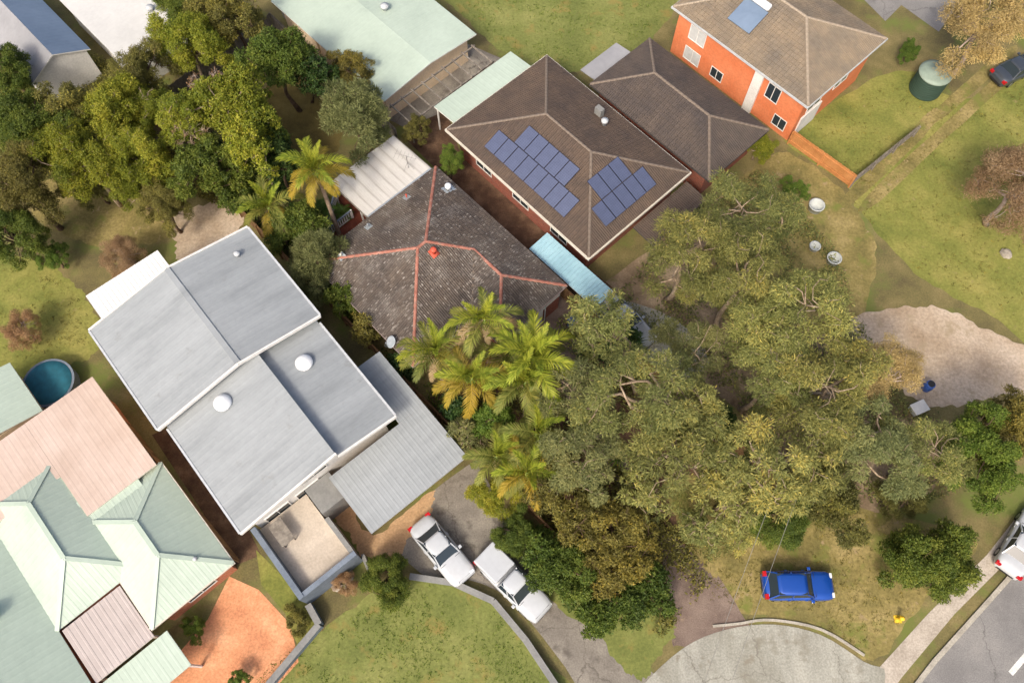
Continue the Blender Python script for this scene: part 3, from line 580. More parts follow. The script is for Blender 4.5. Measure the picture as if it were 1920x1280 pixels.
f = [(-3.5, .8, 4.62), (-.55, .8, 4.72), (-.55, 6.1, 4.72), (-3.5, 6.1, 4.62)]; v = MB(); v.slab(slope_axes(f)[0], .08); v.build('frame', 'trim_white', cn); v = MB(); ribbed(v, f, .3, .015); v.build('roof_sheet', 'metal_bright', cn)
for x, y in ((-3.4, .9), (-3.4, 6.0)): v = MB(); v.box(x - .06, x + .06, y - .06, y + .06, 0, 4.53); v.build('post', 'trim_white', cn)
gc = empty('carport', (o.x, o.y, 0), math.radians(-50), 'flat blue-grey garage and carport roof at the front of the grey house', 'carport')
for f in ([(15.95, 6.0, 3.05), (20.3, 6.0, 2.95), (20.3, 13.3, 2.95), (15.95, 13.3, 3.05)], [(11.2, 11.35, 3.05), (15.94, 11.35, 3.05), (15.94, 13.3, 3.05), (11.2, 13.3, 3.05)]):
    v = MB(); v.slab(slope_axes(f)[0], .16); q = v.build('roof', 'trim_grey', gc); v = MB(); ribbed(v, f, .40, .006, up=(1, 0, 0)); v.build('roof_sheet', 'metal_grey', q)
v = MB(); v.prism([(16.1, 6.5), (19.5, 6.5), (19.5, 12.8), (16.1, 12.8)], 0, 2.85); v.build('wall', 'wall_tan', gc)
v = MB(); v.box(19.5, 19.56, 7.2, 12.2, .05, 2.3); v.build('garage_door', 'wall_cream', gc)
v = MB()
for i in range(5): v.box(19.56, 19.575, 7.2, 12.2, .25 + i * .43, .27 + i * .43)
v.build('panel_joints', 'trim_dark', gc)
tr = empty('terrace', (o.x, o.y, 0), math.radians(-50), 'walled beige terrace with slate-blue parapet in front of the grey house', 'terrace')
v = MB(); v.prism([(15.4, .9), (20.3, .9), (20.3, 4.3), (15.4, 4.3)], 0, 1.6); v.build('floor', 'deck_beige', tr)
v = MB(); v.box(15.35, 20.6, .55, .88, 0, 2.5); v.build('parapet', 'wall_slate', tr)
v = MB(); v.box(20.31, 20.62, .885, 4.6, 0, 2.45); v.build('parapet', 'wall_slate', tr)
v = MB(); v.box(17.6, 20.3, 4.31, 4.6, 0, 2.2); v.build('parapet', 'wall_grey', tr)
v = MB(); v.box(15.4, 17.3, 4.4, 6.2, 0, 2.35); v.build('porch_slab', 'wall_grey', tr)
def table_set(parent_loc, rz, label):
    t = empty('outdoor_table', parent_loc, rz, label, 'table'); v = MB(); v.box(-.8, .8, -.45, .45, .70, .74); v.build('table_top', 'timber_grey', t)
    for x in (-.7, .7):
        for y in (-.35, .35): v = MB(); v.box(x - .03, x + .03, y - .03, y + .03, 0, .70); v.build('leg', 'trim_dark', t)
c, s = math.cos(math.radians(-50)), math.sin(math.radians(-50))
def GW(u, w, z=0): return Vector((o.x + u * c - w * s, o.y + u * s + w * c, z))
table_set(GW(16.6, 1.9, 1.6), math.radians(-50), 'small grey outdoor table on the walled beige terrace')
def wall_run(name, pts, h, th, mat, label, cat='wall', cap=None):
    r = empty(name, pts[0], 0, label, cat); v = MB(); q = [Vector(p) - Vector(pts[0]) for p in pts]
    for i, (a, b) in enumerate(zip(q, q[1:])): v.bar(a + Vector((0, 0, h / 2)), b + Vector((0, 0, h / 2)), th + .004 * (i % 2), h + .004 * (i % 2))
    v.build('wall', mat, r)
    if cap:
        v = MB()
        for i, (a, b) in enumerate(zip(q, q[1:])): v.bar(a + Vector((0, 0, h + .03)), b + Vector((0, 0, h + .03)), th + .1 + .004 * (i % 2), .06 + .004 * (i % 2))
        v.build('capping', cap, r)
    return r
wall_run('garden_wall', [GW(20.75, .6), P(604, 1172), P(510, 1284), P(440, 1370)], .9, .28, 'wall_slate', 'slate-blue garden wall between the terracotta yard and the lawn', cap='wall_grey')
wall_run('garden_wall', [GW(20.4, 4.8), P(702, 1088)], .7, .22, 'wall_grey', 'short grey wall stub beside the terrace and clipped hedge')
wall_run('retaining_wall', [P(770, 1082), P(850, 1094), P(925, 1128), P(985, 1200), P(1045, 1290), P(1090, 1370)], .55, .28, 'wall_slate', 'curved low retaining wall between the lawn and the neighbour\'s driveway', cap='wall_grey')

# ------------------------------------------------------------------ mint roofed house, lower left
o2 = P(438, 1055, 3.0); mh = empty('mint_house', (o2.x, o2.y, 0), math.radians(-48.5), 'orange brick house with pale mint metal hip roofs in the lower left', 'house')
allf = []
for (u0, u1, w0, w1, tn) in ((-8.0, 0, -5.5, 0, .52), (-13.0, -3.45, -9.55, -4.15, .52), (-12, 2.6, -16.4, -9.5, .40)): allf += hip_faces(u0, u1, w0, w1, 3.0, tn)[0]
allf += [[(-9, -8.5, 3.45), (-3.6, -8.5, 3.02), (-3.6, -1.5, 3.02), (-9, -1.5, 3.45)]]
rf = underlay(mh, allf[:-1], 'trim_cream', .08)
for f in allf: v = MB(); ribbed(v, f, .40, .006); v.build('roof_slope', 'metal_mint', rf)
for (u0, u1, w0, w1, tn) in ((-8.0, 0, -5.5, 0, .52), (-13.0, -3.45, -9.55, -4.15, .52), (-12, 2.6, -16.4, -9.5, .40)):
    for a, b in hip_faces(u0, u1, w0, w1, 3.0, tn)[1]:
        v = MB(); v.bar(Vector(a) + Vector((0, 0, .04)), Vector(b) + Vector((0, 0, .04)), .26, .05); v.build('ridge_cap', 'metal_mint', rf)
gutter(rf, [(-8, -5.5, 2.99), (0, -5.5, 2.99), (0, 0, 2.99), (-8, 0, 2.99)], 'trim_cream')
for w0, w1, u1 in ((-5.0, -.5, -.5), (-9.0, -4.6, -3.9), (-15.9, -10, 2.0)): v = MB(); v.box(-12 if u1 < 0 and w0 < -5.1 else -7.6, u1, w0, w1, 0, 2.88); v.build('wall', 'brick_orange', mh)
window(mh, -.5, -2.6, .9, 2.2, .9, 'w', 1)
for f in ([(-15.4, -4.9, 3.60), (-7.85, -4.9, 3.48), (-7.85, -.2, 3.48), (-15.4, -.2, 3.60)], [(-15.4, -14.5, 3.60), (-11.0, -14.5, 3.53), (-11.0, -4.91, 3.53), (-15.4, -4.91, 3.60)]):
    v = MB(); v.slab(slope_axes(f)[0], .14); q = v.build('flat_roof', 'trim_cream', mh); v = MB(); ribbed(v, f, .45, .006, up=(1, 0, 0)); v.build('roof_sheet', 'metal_pink', q)
v = MB(); v.box(-15.0, -8.2, -4.5, -.6, 0, 3.3); v.build('wall', 'brick_orange', mh)
v = MB(); v.box(-15.0, -11.4, -14.0, -4.51, 0, 3.3); v.build('wall', 'brick_orange', mh)
v = MB(); v.lathe([(.3, 0), (.3, .3), (.42, .36), (.42, .5), (.2, .66), (.04, .68)], (-6.2, -11.6, 3.8), 16); v.build('roof_vent', 'skylight', rf, True)
v = MB(); v.lathe([(.1, 0), (.1, .3), (.15, .34), (.05, .44)], (-1.4, -1.4, 3.5), 12); v.build('roof_vent', 'trim_grey', rf, True)
pt = empty('patio_cover', (o2.x, o2.y, 0), math.radians(-48.5), 'ribbed lilac-grey patio roof tucked between the mint hip roofs', 'patio cover')
f = [(-3.3, -9.35, 2.98), (.35, -9.35, 2.80), (.35, -5.65, 2.80), (-3.3, -5.65, 2.98)]; v = MB(); v.slab(slope_axes(f)[0], .1); v.build('frame', 'trim_cream', pt); v = MB(); ribbed(v, f, .40, .014); v.build('roof_sheet', 'metal_lilac', pt)
for x, y in ((.2, -9.2), (.2, -5.8)): v = MB(); v.box(x - .06, x + .06, y - .06, y + .06, 0, 2.72); v.build('post', 'trim_white', pt)
aw = empty('awning', (o2.x, o2.y, 0), math.radians(-48.5), 'low mint awning at the bottom edge below the lilac-grey patio roof', 'awning')
f = [(.5, -9.4, 2.62), (2.9, -9.4, 2.40), (2.9, -5.0, 2.40), (.5, -5.0, 2.62)]; v = MB(); v.slab(slope_axes(f)[0], .08); v.build('frame', 'trim_cream', aw); v = MB(); ribbed(v, f, .40, .006); v.build('roof_sheet', 'metal_mint', aw)
for y in (-9.2, -5.2): v = MB(); v.box(2.7, 2.82, y - .06, y + .06, 0, 2.33); v.build('post', 'trim_white', aw)
sh_ = empty('garden_shed', (o2.x, o2.y, 0), math.radians(-48.5), 'small mint gabled shed at the left edge beside the teal pool', 'shed')
fs = [[(-20.5, -11, 2.6), (-16.1, -11, 2.6), (-16.1, -7.4, 3.5), (-20.5, -7.4, 3.5)], [(-20.5, -7.4, 3.5), (-16.1, -7.4, 3.5), (-16.1, -3.9, 2.6), (-20.5, -3.9, 2.6)]]
rf = underlay(sh_, fs, 'trim_cream', .08)
for f in fs: v = MB(); ribbed(v, f, .40, .006); v.build('roof_slope', 'metal_mint', rf)
v = MB(); v.prism([(-20.2, -10.7), (-16.4, -10.7), (-16.4, -4.2), (-20.2, -4.2)], 0, 2.5); v.build('wall', 'wall_cream', sh_)
pool = empty('pool', P(105, 727, 0), math.radians(-48.5), 'round above-ground pool with teal cover behind the mint shed', 'pool')
v = MB(); v.lathe([(1.62, 0), (1.62, .95), (1.72, .97), (1.72, 1.02), (1.56, 1.03)], (0, 0, 0), 30); v.build('pool_wall', 'wall_slate', pool)
v = MB(); v.lathe([(1.58, 1.0), (1.55, 1.06), (.9, 1.075), (.02, 1.05)], (0, 0, 0), 30); v.build('cover', 'pool_teal', pool, True)

# ------------------------------------------------------------------ brown roofed neighbour with solar panels
o3 = P(835, 240, 3.2); bh = empty('brown_house', (o3.x, o3.y, 0), math.radians(-47), 'brown tiled hip roof house carrying solar panels right of the lot', 'house')
fs, rl = hip_faces(.2, 14.9, 0, 10.2, 3.2, .40); rf = underlay(bh, fs)
for f in fs: v = MB(); tile_field(v, f, .33, .36, rng); v.build('tile_field', 'tile_brown', rf, tint=True, kind='stuff')
for a, b in rl: ridge_caps(rf, a, b, 'ridge_brown')
gutter(rf, [(.2, 0, 3.2), (14.9, 0, 3.2), (14.9, 10.2, 3.2), (.2, 10.2, 3.2)], 'trim_cream', w=.26, h=.2)
v = MB(); v.prism([(.8, .6), (14.3, .6), (14.3, 9.6), (.8, 9.6)], 0, 2.95); v.build('wall', 'brick_red', bh)
v = MB(); v.prism([(.25, .05), (14.85, .05), (14.85, 10.15), (.25, 10.15)], 2.96, 3.0); v.build('soffit', 'trim_cream', bh)
for cx in (3.5, 7.5, 11.5): window(bh, cx, .6, 1.0, 2.2, .8, 'u', -1)
for cy in (2.5, 7.0): window(bh, 14.3, cy, 1.0, 2.2, .9, 'w', 1)
SP = MB().box(-.50, .50, -.80, .80, 0, .035).mesh('solar_panel', 'solar_frame'); SG = MB()
for i in range(6):
    for j in range(10): SG.box(-.475 + i * .1585, -.475 + i * .1585 + .152, -.775 + j * .1555, -.775 + j * .1555 + .149, .036, .039)
SG = SG.mesh('cell_sheet', 'solar')
ct = 1 / math.sqrt(1 + .16)
def panel(face, pu, pw_):
    p, n, up, e, oo, pl = slope_axes(fs[face]); z = oo.z - (n.x * (pu - oo.x) + n.y * (pw_ - oo.y)) / n.z
    m = Matrix((e, up, n)).transposed().to_4x4()
    q = link('solar_panel', SP, bh, Vector((pu, pw_, z)) + n * .13, m.to_euler()); link('cell_sheet', SG, q)
for i in range(8): panel(0, 3.95 + i * 1.03, 1.55)
for i in range(5): panel(0, 5.5 + i * 1.03, 1.55 + 1.51)
for i in range(5): panel(1, 13.35, 2.85 + i * 1.03)
for i in range(3): panel(1, 13.35 - 1.51, 3.88 + i * 1.03)
v = MB(); v.lathe([(.18, 0), (.18, .5), (.26, .55), (.26, .7), (.05, .8)], (8.2, 8.2, 3.9), 14); v.build('roof_vent', 'trim_grey', rf, True)
v = MB(); v.box(6.9, 7.5, 8.5, 8.9, 3.7, 4.6); v.build('chimney', 'wall_grey', rf)
mw = empty('awning', (o3.x, o3.y, 0), math.radians(-47), 'long mint awning roof along the back of the brown tiled house', 'awning')
f = [(-2.4, .9, 2.70), (.12, .9, 2.95), (.12, 8.8, 2.95), (-2.4, 8.8, 2.70)]; v = MB(); v.slab(slope_axes(f)[0], .1); v.build('frame', 'trim_white', mw); v = MB(); ribbed(v, f, .40, .006); v.build('roof_sheet', 'metal_mint', mw)
for y in (1.1, 4.8, 8.6): v = MB(); v.box(-2.3, -2.2, y - .05, y + .05, 0, 2.62); v.build('post', 'trim_white', mw)
dw = empty('awning', (o3.x, o3.y, 0), math.radians(-47), 'dark brown flat porch roof at the front corner of the brown house', 'awning')
f = [(15.15, 4.2, 2.75), (17.1, 4.2, 2.6), (17.1, 9.8, 2.6), (15.15, 9.8, 2.75)]; v = MB(); v.slab(slope_axes(f)[0], .1); v.build('frame', 'trim_dark', dw); v = MB(); tile_field(v, f, .33, .36, rng); v.build('tile_field', 'tile_brown', dw, tint=True, kind='stuff')
for y in (4.4, 9.6): v = MB(); v.box(16.9, 17.0, y - .05, y + .05, 0, 2.52); v.build('post', 'trim_dark', dw)
# blue carport along the side boundary
bc = empty('carport', (LOT_O.x, LOT_O.y, 0), LOT_A, 'pale blue ribbed carport roof squeezed between fence and brown house', 'carport')
f = [(9.3, .42, 2.28), (15.7, .42, 2.28), (15.7, 2.2, 2.42), (9.3, 2.2, 2.42)]; v = MB(); ribbed(v, f, .30, .045, up=(0, 1, 0)); v.build('roof_sheet', 'roof_blue', bc)
v = MB(); v.slab(slope_axes(f)[0], .06); v.build('frame', 'trim_grey', bc)
for x in (9.4, 12.4, 15.6):
    for y in (.5, 2.12): v = MB(); v.box(x - .04, x + .04, y - .04, y + .04, 0, 2.2); v.build('post', 'trim_grey', bc)

# ------------------------------------------------------------------ the dark house behind, the orange house, the sheds at the top
o4 = P(1110, 150, 3.0); dh = empty('dark_house', (o4.x, o4.y, 0), math.radians(-47), 'dark brown tiled hip roof house between the orange house and the solar house', 'house')
fs4, rl = hip_faces(.2, 12.2, -.4, 6.2, 3.0, .42); rf = underlay(dh, fs4)
for f in fs4: v = MB(); tile_field(v, f, .33, .36, rng); v.build('tile_field', 'tile_dark', rf, tint=True, kind='stuff')
for a, b in rl: ridge_caps(rf, a, b, 'ridge_brown')
gutter(rf, [(.2, -.4, 3), (12.2, -.4, 3), (12.2, 6.2, 3), (.2, 6.2, 3)], 'trim_dark')
v = MB(); v.prism([(.8, .1), (11.6, .1), (11.6, 5.7), (.8, 5.7)], 0, 2.85); v.build('wall', 'brick_red', dh)
v = MB(); v.slab([(-1.6, .4, 2.5), (.15, .4, 2.7), (.15, 4.4, 2.7), (-1.6, 4.4, 2.5)], .08); v.build('porch_roof', 'metal_midgrey', dh)
o5 = P(1515, 200, 4.6); oh = empty('orange_house', (o5.x, o5.y, 0), math.radians(-47), 'two-storey house with bright orange walls and taupe tiled roof', 'house')
fs5, rl = hip_faces(-13.2, 0, 0, 9.4, 4.6, .40); rf = underlay(oh, fs5)
for f in fs5: v = MB(); tile_field(v, f, .33, .36, rng); v.build('tile_field', 'tile_taupe', rf, tint=True, kind='stuff')
for a, b in rl: ridge_caps(rf, a, b, 'ridge_taupe')
gutter(rf, [(-13.2, 0, 4.6), (0, 0, 4.6), (0, 9.4, 4.6), (-13.2, 9.4, 4.6)], 'trim_grey', w=.2, h=.16)
v = MB(); v.prism([(-12.7, .35), (-.4, .35), (-.4, 9.0), (-12.7, 9.0)], 0, 4.42); v.build('wall', 'wall_orange', oh)
for cx, a, b in ((-10.6, 2.6, 3.9), (-10.6, .5, 1.7), (-8.0, .7, 1.6), (-3.0, 2.5, 3.9), (-1.6, .6, 1.6)): window(oh, cx, .35, a, b, .75 if cx < -9 else .55, 'u', -1, pane='blind' if cx < -9 else 'glass_dark')
v = MB(); v.box(-4.9, -4.1, .15, .34, 0, 4.3); v.build('downpipe_panel', 'wall_white', oh)
for cy in (2.2, 5.5): window(oh, -.4, cy, 2.4, 3.8, .8, 'w', 1)
v = MB(); v.box(-.39, -.28, .9, 3.4, .1, 2.2); v.build('entry_panel', 'wall_white', oh)
p, n, up, e, oo, pl = slope_axes(fs5[0]); m = Matrix((e, up, n)).transposed().to_4x4()
sw = empty('solar_water_heater', Vector((0, 0, 0)), 0, 'solar water heater with white tank on the taupe roof of the orange house', 'water heater')
cc, ss = math.cos(math.radians(-47)), math.sin(math.radians(-47)); lp = Vector((-8.1, 2.7, 4.6 + 2.7 * .40)) + n * .16
sw.matrix_world = Matrix.Translation((o5.x + lp.x * cc - lp.y * ss, o5.y + lp.x * ss + lp.y * cc, lp.z)) @ Matrix.Rotation(math.radians(-47), 4, 'Z') @ m
v = MB(); v.box(-1.05, 1.05, -1.3, .75, 0, .08); v.build('collector', 'metal_bluegrey', sw)
v = MB(); v.tube([(-1.0, 1.0, .25), (-.9, 1.0, .25), (.9, 1.0, .25), (1.0, 1.0, .25)], [.2, .28, .28, .2], 18); v.build('tank', 'skylight', sw, True)
def simple_shed(name, label, cat, org, ang, faces, mat, wallbox, wallmat, eaves, trim='trim_white', pitch=.25):
    r = empty(name, (org.x, org.y, 0), ang, label, cat); q = underlay(r, faces, trim, .1)
    for i, f in enumerate(faces): v = MB(); ribbed(v, f, .4, .006); v.build('roof_slope', mat[i] if isinstance(mat, list) else mat, q)
    v = MB(); v.prism(wallbox, 0, eaves); v.build('wall', wallmat, r); return r
o6 = P(720, 190, 3.0)
r = simple_shed('mint_roof_house', 'large pale mint metal roof behind the backyard at the top edge', 'house', o6, math.radians(-46),
    [[(-14, 0, 3.0), (0, 0, 3.0), (0, 4.75, 3.45), (-14, 4.75, 3.45)], [(-14, 4.75, 3.45), (0, 4.75, 3.45), (0, 9.5, 3.0), (-14, 9.5, 3.0)]], 'metal_mint', [(-13.5, .5), (-.6, .5), (-.6, 9.0), (-13.5, 9.0)], 'wall_cream', 2.8)
v = MB(); v.lathe([(.2, 0), (.2, .3), (.34, .34), (.34, .46), (.06, .56)], (-6.6, 5.8, 3.35), 14); v.build('roof_vent', 'trim_grey', r, True)
pg = empty('pergola', (o6.x, o6.y, 0), math.radians(-46), 'grey timber pergola over the patio below the large mint roof', 'pergola')
for i in range(9): v = MB(); v.box(.2, 2.6, .3 + i * 1.05, .38 + i * 1.05, 2.45, 2.6); v.build('rafter', 'timber_grey', pg)
for x in (.3, 2.5): v = MB(); v.box(x - .05, x + .05, .2, 9.0, 2.30, 2.445); v.build('beam', 'timber_grey', pg)
for y in (.4, 4.6, 8.8): v = MB(); v.box(2.45, 2.55, y - .05, y + .05, 0, 2.30); v.build('post', 'timber_grey', pg)
o7 = P(590, 75, 2.6)
simple_shed('garden_shed', 'small beige-pink shed roof above the backyard corner', 'shed', o7, math.radians(-46), [[(-2.4, 0, 2.6), (0, 0, 2.6), (0, 2.6, 2.8), (-2.4, 2.6, 2.8)]], 'metal_pink', [(-2.3, .15), (-.15, .15), (-.15, 2.4), (-2.3, 2.4)], 'wall_cream', 2.45)
o7b = P(560, 30, 2.6)
simple_shed('garden_shed', 'grey-green lean-to roof at the top edge above the beige shed', 'shed', o7b, math.radians(-46), [[(-3.4, 0, 2.6), (0, 0, 2.6), (0, 3.6, 2.85), (-3.4, 3.6, 2.85)]], 'metal_midgrey', [(-3.3, .15), (-.15, .15), (-.15, 3.4), (-3.3, 3.4)], 'wall_grey', 2.45)
o8 = P(100, 150, 3.0)
r = simple_shed('gabled_shed', 'shed with one blue-grey and one mid-grey roof slope and white gable', 'shed', o8, math.radians(-46),
    [[(-15, -1.5, 2.9), (-.8, -1.5, 2.9), (-.8, 1.1, 4.2), (-15, 1.1, 4.2)], [(-15, 1.1, 4.2), (-.8, 1.1, 4.2), (-.8, 3.7, 2.9), (-15, 3.7, 2.9)]], ['metal_midgrey', 'metal_bluegrey'], [(-14.8, -1.2), (-1.0, -1.2), (-1.0, 3.4), (-14.8, 3.4)], 'wall_white', 2.8)
v = MB(); v.prism([(-1.2, -1.2), (-1.005, -1.2), (-1.005, 1.1), (-1.2, 1.1)], 2.8, [3.0, 3.0, 4.05, 4.05]); v.prism([(-1.2, 1.101), (-1.005, 1.101), (-1.005, 3.4), (-1.2, 3.4)], 2.8, [4.05, 4.05, 3.0, 3.0]); v.build('gable_wall', 'wall_white', r)
o9 = P(235, 125, 3.0)
r = simple_shed('white_roof_house', 'square white metal roof at the top left between trees', 'house', o9, math.radians(-46), [[(-10, 0, 3.0), (0, 0, 3.0), (0, 6.4, 3.3), (-10, 6.4, 3.3)]], 'metal_white', [(-9.7, .3), (-.3, .3), (-.3, 6.1), (-9.7, 6.1)], 'wall_white', 2.85)
v = MB(); v.lathe([(.2, 0), (.2, .25), (.3, .3), (.3, .4), (.05, .48)], (-3.2, 4.6, 3.2), 14); v.build('roof_vent', 'trim_grey', r, True)

# ------------------------------------------------------------------ fences, tank, small things
def fence(a, b, h, label, mat, panel_mat=None, gap=.012, pw_=.1):
    a, b = Vector(a), Vector(b); d = b - a; L = d.length; r = empty('paling_fence', (a.x, a.y, 0), math.atan2(d.y, d.x), label, 'fence'); rg = random.Random(int(L * 77))
    v = MB(); x = 0
    while x < L: v.box(x, x + pw_ - gap, -.01, .012, .04, h + rg.uniform(-.03, .02)); x += pw_
    v.build('palings', mat, r, kind='stuff')
    for z in (.35, h - .3): q = MB(); q.box(0, L, -.055, -.011, z, z + .075); q.build('rail', mat, r)
    n = max(1, int(L / 2.4))
    for i in range(n + 1): q = MB(); q.box(i * L / n - .05, i * L / n + .05, -.15, -.056, 0, h - .05); q.build('post', mat, r)
fence(LW(9.0, .28), LW(33, .55), 1.75, 'brown paling fence between the tiled house drive and the blue carport', 'timber_fence')
fence(LW(-21.5, .7), LW(-5.5, .6), 1.75, 'weathered paling fence along the right side of the backyard', 'timber_grey')
fence(LW(-20.6, -12.2), LW(31, -11.95), 1.75, 'long dark paling fence between the lot and the grey house', 'timber_fence')
fence(LW(-21.4, .6), LW(-20.6, -12.1), 1.75, 'paling fence closing the back end of the wooded backyard', 'timber_grey')
fence(P(1478, 268), P(1592, 350), 1.5, 'orange-brown paling fence below the orange house', 'timber_orange')
fence(P(1592, 350), P(1710, 255), 1.3, 'grey paling fence closing the vegetable yard of the orange house', 'timber_grey')
fence(P(250, 800), P(450, 1050), 1.6, 'narrow brown fence between the mint house and the grey house', 'timber_fence')
tank = empty('water_tank', P(1733, 168), 0, 'round dark green rainwater tank with pale lid beside the lawn', 'water tank')
v = MB(); prof = [(1.22, 0)]
for i in range(9): prof += [(1.22, .05 + i * .2), (1.26, .10 + i * .2), (1.26, .16 + i * .2), (1.22, .21 + i * .2)]
v.lathe(prof, (0, 0, 0), 32); v.build('tank_wall', 'tank_green', tank, True)
v = MB(); v.lathe([(1.3, 1.86), (1.3, 1.93), (1.0, 2.06), (.35, 2.22), (.33, 2.27), (.28, 2.30), (.02, 2.31)], (0, 0, 0), 32); v.build('lid', 'tank_lid', tank, True)
# ------------------------------------------------------------------ foliage
def leaf_mesh(name, p, d, nrm, L, W, tint, mat):
    """one rhombic leaf per row of p: base p, long axis d, facing nrm"""
    n = len(p); d = d / np.linalg.norm(d, axis=1, keepdims=True); s = np.cross(d, nrm); s /= np.linalg.norm(s, axis=1, keepdims=True) + 1e-9
    L = L[:, None]; W = W[:, None]; V = np.empty((n, 4, 3), np.float32)
    V[:, 0] = p; V[:, 1] = p + d * L * .45 + s * W * .5; V[:, 2] = p + d * L; V[:, 3] = p + d * L * .45 - s * W * .5
    me = bpy.data.meshes.new(name); me.vertices.add(n * 4); me.vertices.foreach_set('co', V.reshape(-1))
    me.loops.add(n * 4); me.loops.foreach_set('vertex_index', np.arange(n * 4, dtype=np.int32))
    me.polygons.add(n); me.polygons.foreach_set('loop_start', np.arange(0, n * 4, 4, dtype=np.int32)); me.polygons.foreach_set('loop_total', np.full(n, 4, np.int32))
    a = me.attributes.new('tint', 'FLOAT', 'FACE'); a.data.foreach_set('value', np.clip(tint, 0, 1).astype(np.float32))
    me.materials.append(M[mat]); me.update(); me.validate(); return me
#            leaf length, width, lobe radius, cover, direction style, bark, vertical squash of lobes
SPEC = {
 'euc':      (.22, .048, .50, 2.3, 'spray', 'bark_pale', .75), 'eucgrey': (.21, .046, .50, 2.4, 'spray', 'bark_pale', .75),
 'yellow':   (.15, .070, .50, 3.0, 'ball', 'bark_pale', .95), 'mid':     (.15, .068, .50, 3.2, 'ball', 'bark_brown', .9),
 'dark':     (.17, .085, .52, 3.2, 'ball', 'bark_brown', .9), 'grey':    (.20, .040, .58, 3.4, 'up', 'bark_brown', .9),
 'olive':    (.16, .058, .46, 2.8, 'ball', 'bark_brown', .85), 'bright':  (.15, .070, .44, 3.2, 'ball', 'bark_brown', .85),
 'dry':      (.18, .050, .55, 1.9, 'spray', 'bark_dead', .8), 'rust':    (.15, .045, .55, 1.6, 'ball', 'bark_dead', .9)}
SPACE = {'euc': 1.55, 'eucgrey': 1.45, 'yellow': 1.10, 'mid': 1.04, 'dark': 1.1, 'grey': 1.1, 'olive': 1.3, 'bright': 1.15, 'dry': 1.3, 'rust': 1.2}
LEAFM = {'euc': 'leaf_euc', 'eucgrey': 'leaf_euc_grey', 'yellow': 'leaf_yellow', 'mid': 'leaf_mid', 'dark': 'leaf_dark', 'grey': 'leaf_grey', 'olive': 'leaf_olive', 'bright': 'leaf_bright', 'dry': 'leaf_dry', 'rust': 'leaf_rust'}
def lobes_for(R, H, lr, rng, open_=0.0, space=1.2):
    """lobe centres over a dome of radius R and half height H, uneven outline, gaps between"""
    ph = rng.uniform(0, 6.28, 4); out = []; tries = 0; want = int((1.45 if space > 1.35 else 2.1) * (R / (lr * space)) ** 2) + 3
    while len(out) < want and tries < want * 30:
        tries += 1; a = rng.uniform(0, 2 * math.pi); rho = math.sqrt(rng.uniform(0, 1))
        edge = R * (.84 + .17 * math.sin(2 * a + ph[0]) + .15 * math.sin(3 * a + ph[1]) + .11 * math.sin(5 * a + ph[2])) - lr * .6
        r = max(edge, lr * .4) * rho; z = H * (math.sqrt(max(0, 1 - rho ** 2)) * 1.0 - .35) + rng.normal(0, .26 * H)
        low = rng.uniform() < .12
        if low: z -= H * rng.uniform(.4, .9)
        q = np.array([r * math.cos(a), r * math.sin(a), z])
        if open_ and math.sin(1.5 * q[0] + ph[3]) * math.sin(1.25 * q[1] + ph[1]) > 1 - open_ * 1.5: continue
        if any(np.linalg.norm((q - c) * (1, 1, .7)) < lr * space for c, _ in out): continue
        out.append((q, lr * rng.uniform(.75, 1.25)))
    return out
def crown_mesh(name, sp, R, H, seed, open_=0.0, cover=1.0, lobes=None):
    rng = np.random.default_rng(seed); L0, W0, lr, cov, style, bark, sq = SPEC[sp]; kv = rng.uniform(.85, 1.22); L0 *= kv; W0 *= rng.uniform(.85, 1.15) * kv; tilt = rng.normal(0, .07); lr = lr * min(1.2, max(.62, R / 2.8))
    lb = lobes or lobes_for(R, H, lr, rng, open_, SPACE[sp]); C = np.array([c for c, _ in lb]); RR = np.array([r for _, r in lb]); lt = rng.normal(.5, .24, len(lb))
    area = sum(math.pi * r * r for r in RR) * 1.25; n = int(cov * cover * area / (L0 * W0 * .5)); ncl = max(1, n // 7)
    w = RR ** 2 / (RR ** 2).sum(); li = rng.choice(len(lb), ncl, p=w)
    v = rng.normal(size=(ncl, 3)); v[:, 2] = np.where(v[:, 2] < 0, v[:, 2] * .55, v[:, 2] * 1.1) + .12; v /= np.linalg.norm(v, axis=1, keepdims=True)
    rad = RR[li] * (.35 + .65 * rng.uniform(0, 1, ncl) ** .45) * (1 + .12 * rng.normal(size=ncl)); cp = C[li] + v * rad[:, None] * np.array([1, 1, sq])
    idx = np.repeat(np.arange(ncl), 7); m = len(idx); jit = .15 if style == 'spray' else .09
    p = cp[idx] + rng.normal(size=(m, 3)) * jit * (lr / .8); out = v[idx]; rnd = rng.normal(size=(m, 3))
    if style == 'spray': d = out * np.array([.9, .9, .25]) + rnd * np.array([.75, .75, .45]); d[:, 2] -= .35; nr = np.array([0, 0, 1.0]) + rng.normal(size=(m, 3)) * .45
    elif style == 'up': d = out * .7 + rnd * .45; d[:, 2] += .45; nr = out + rng.normal(size=(m, 3)) * .6
    else: d = out * .35 + rnd * .9; nr = out * .9 + np.array([0, 0, .5]) + rng.normal(size=(m, 3)) * .5
    sc = rng.uniform(.7, 1.3, m); t = lt[li][idx] * .55 + .22 + tilt + rng.normal(0, .2, m)
    return leaf_mesh(name, p, d, nr, L0 * sc, W0 * sc, t, LEAFM[sp]), lb
def limb_path(a, b, rng, sag=.12, n=5):
    a, b = np.array(a, float), np.array(b, float); L = np.linalg.norm(b - a); k = rng.normal(size=3) * L * sag; k[2] = abs(k[2]) * .6; k2 = rng.normal(size=3) * L * sag * .5
    return [a + (b - a) * t + k * math.sin(math.pi * t) + k2 * math.sin(2 * math.pi * t) for t in np.linspace(0, 1, n)]
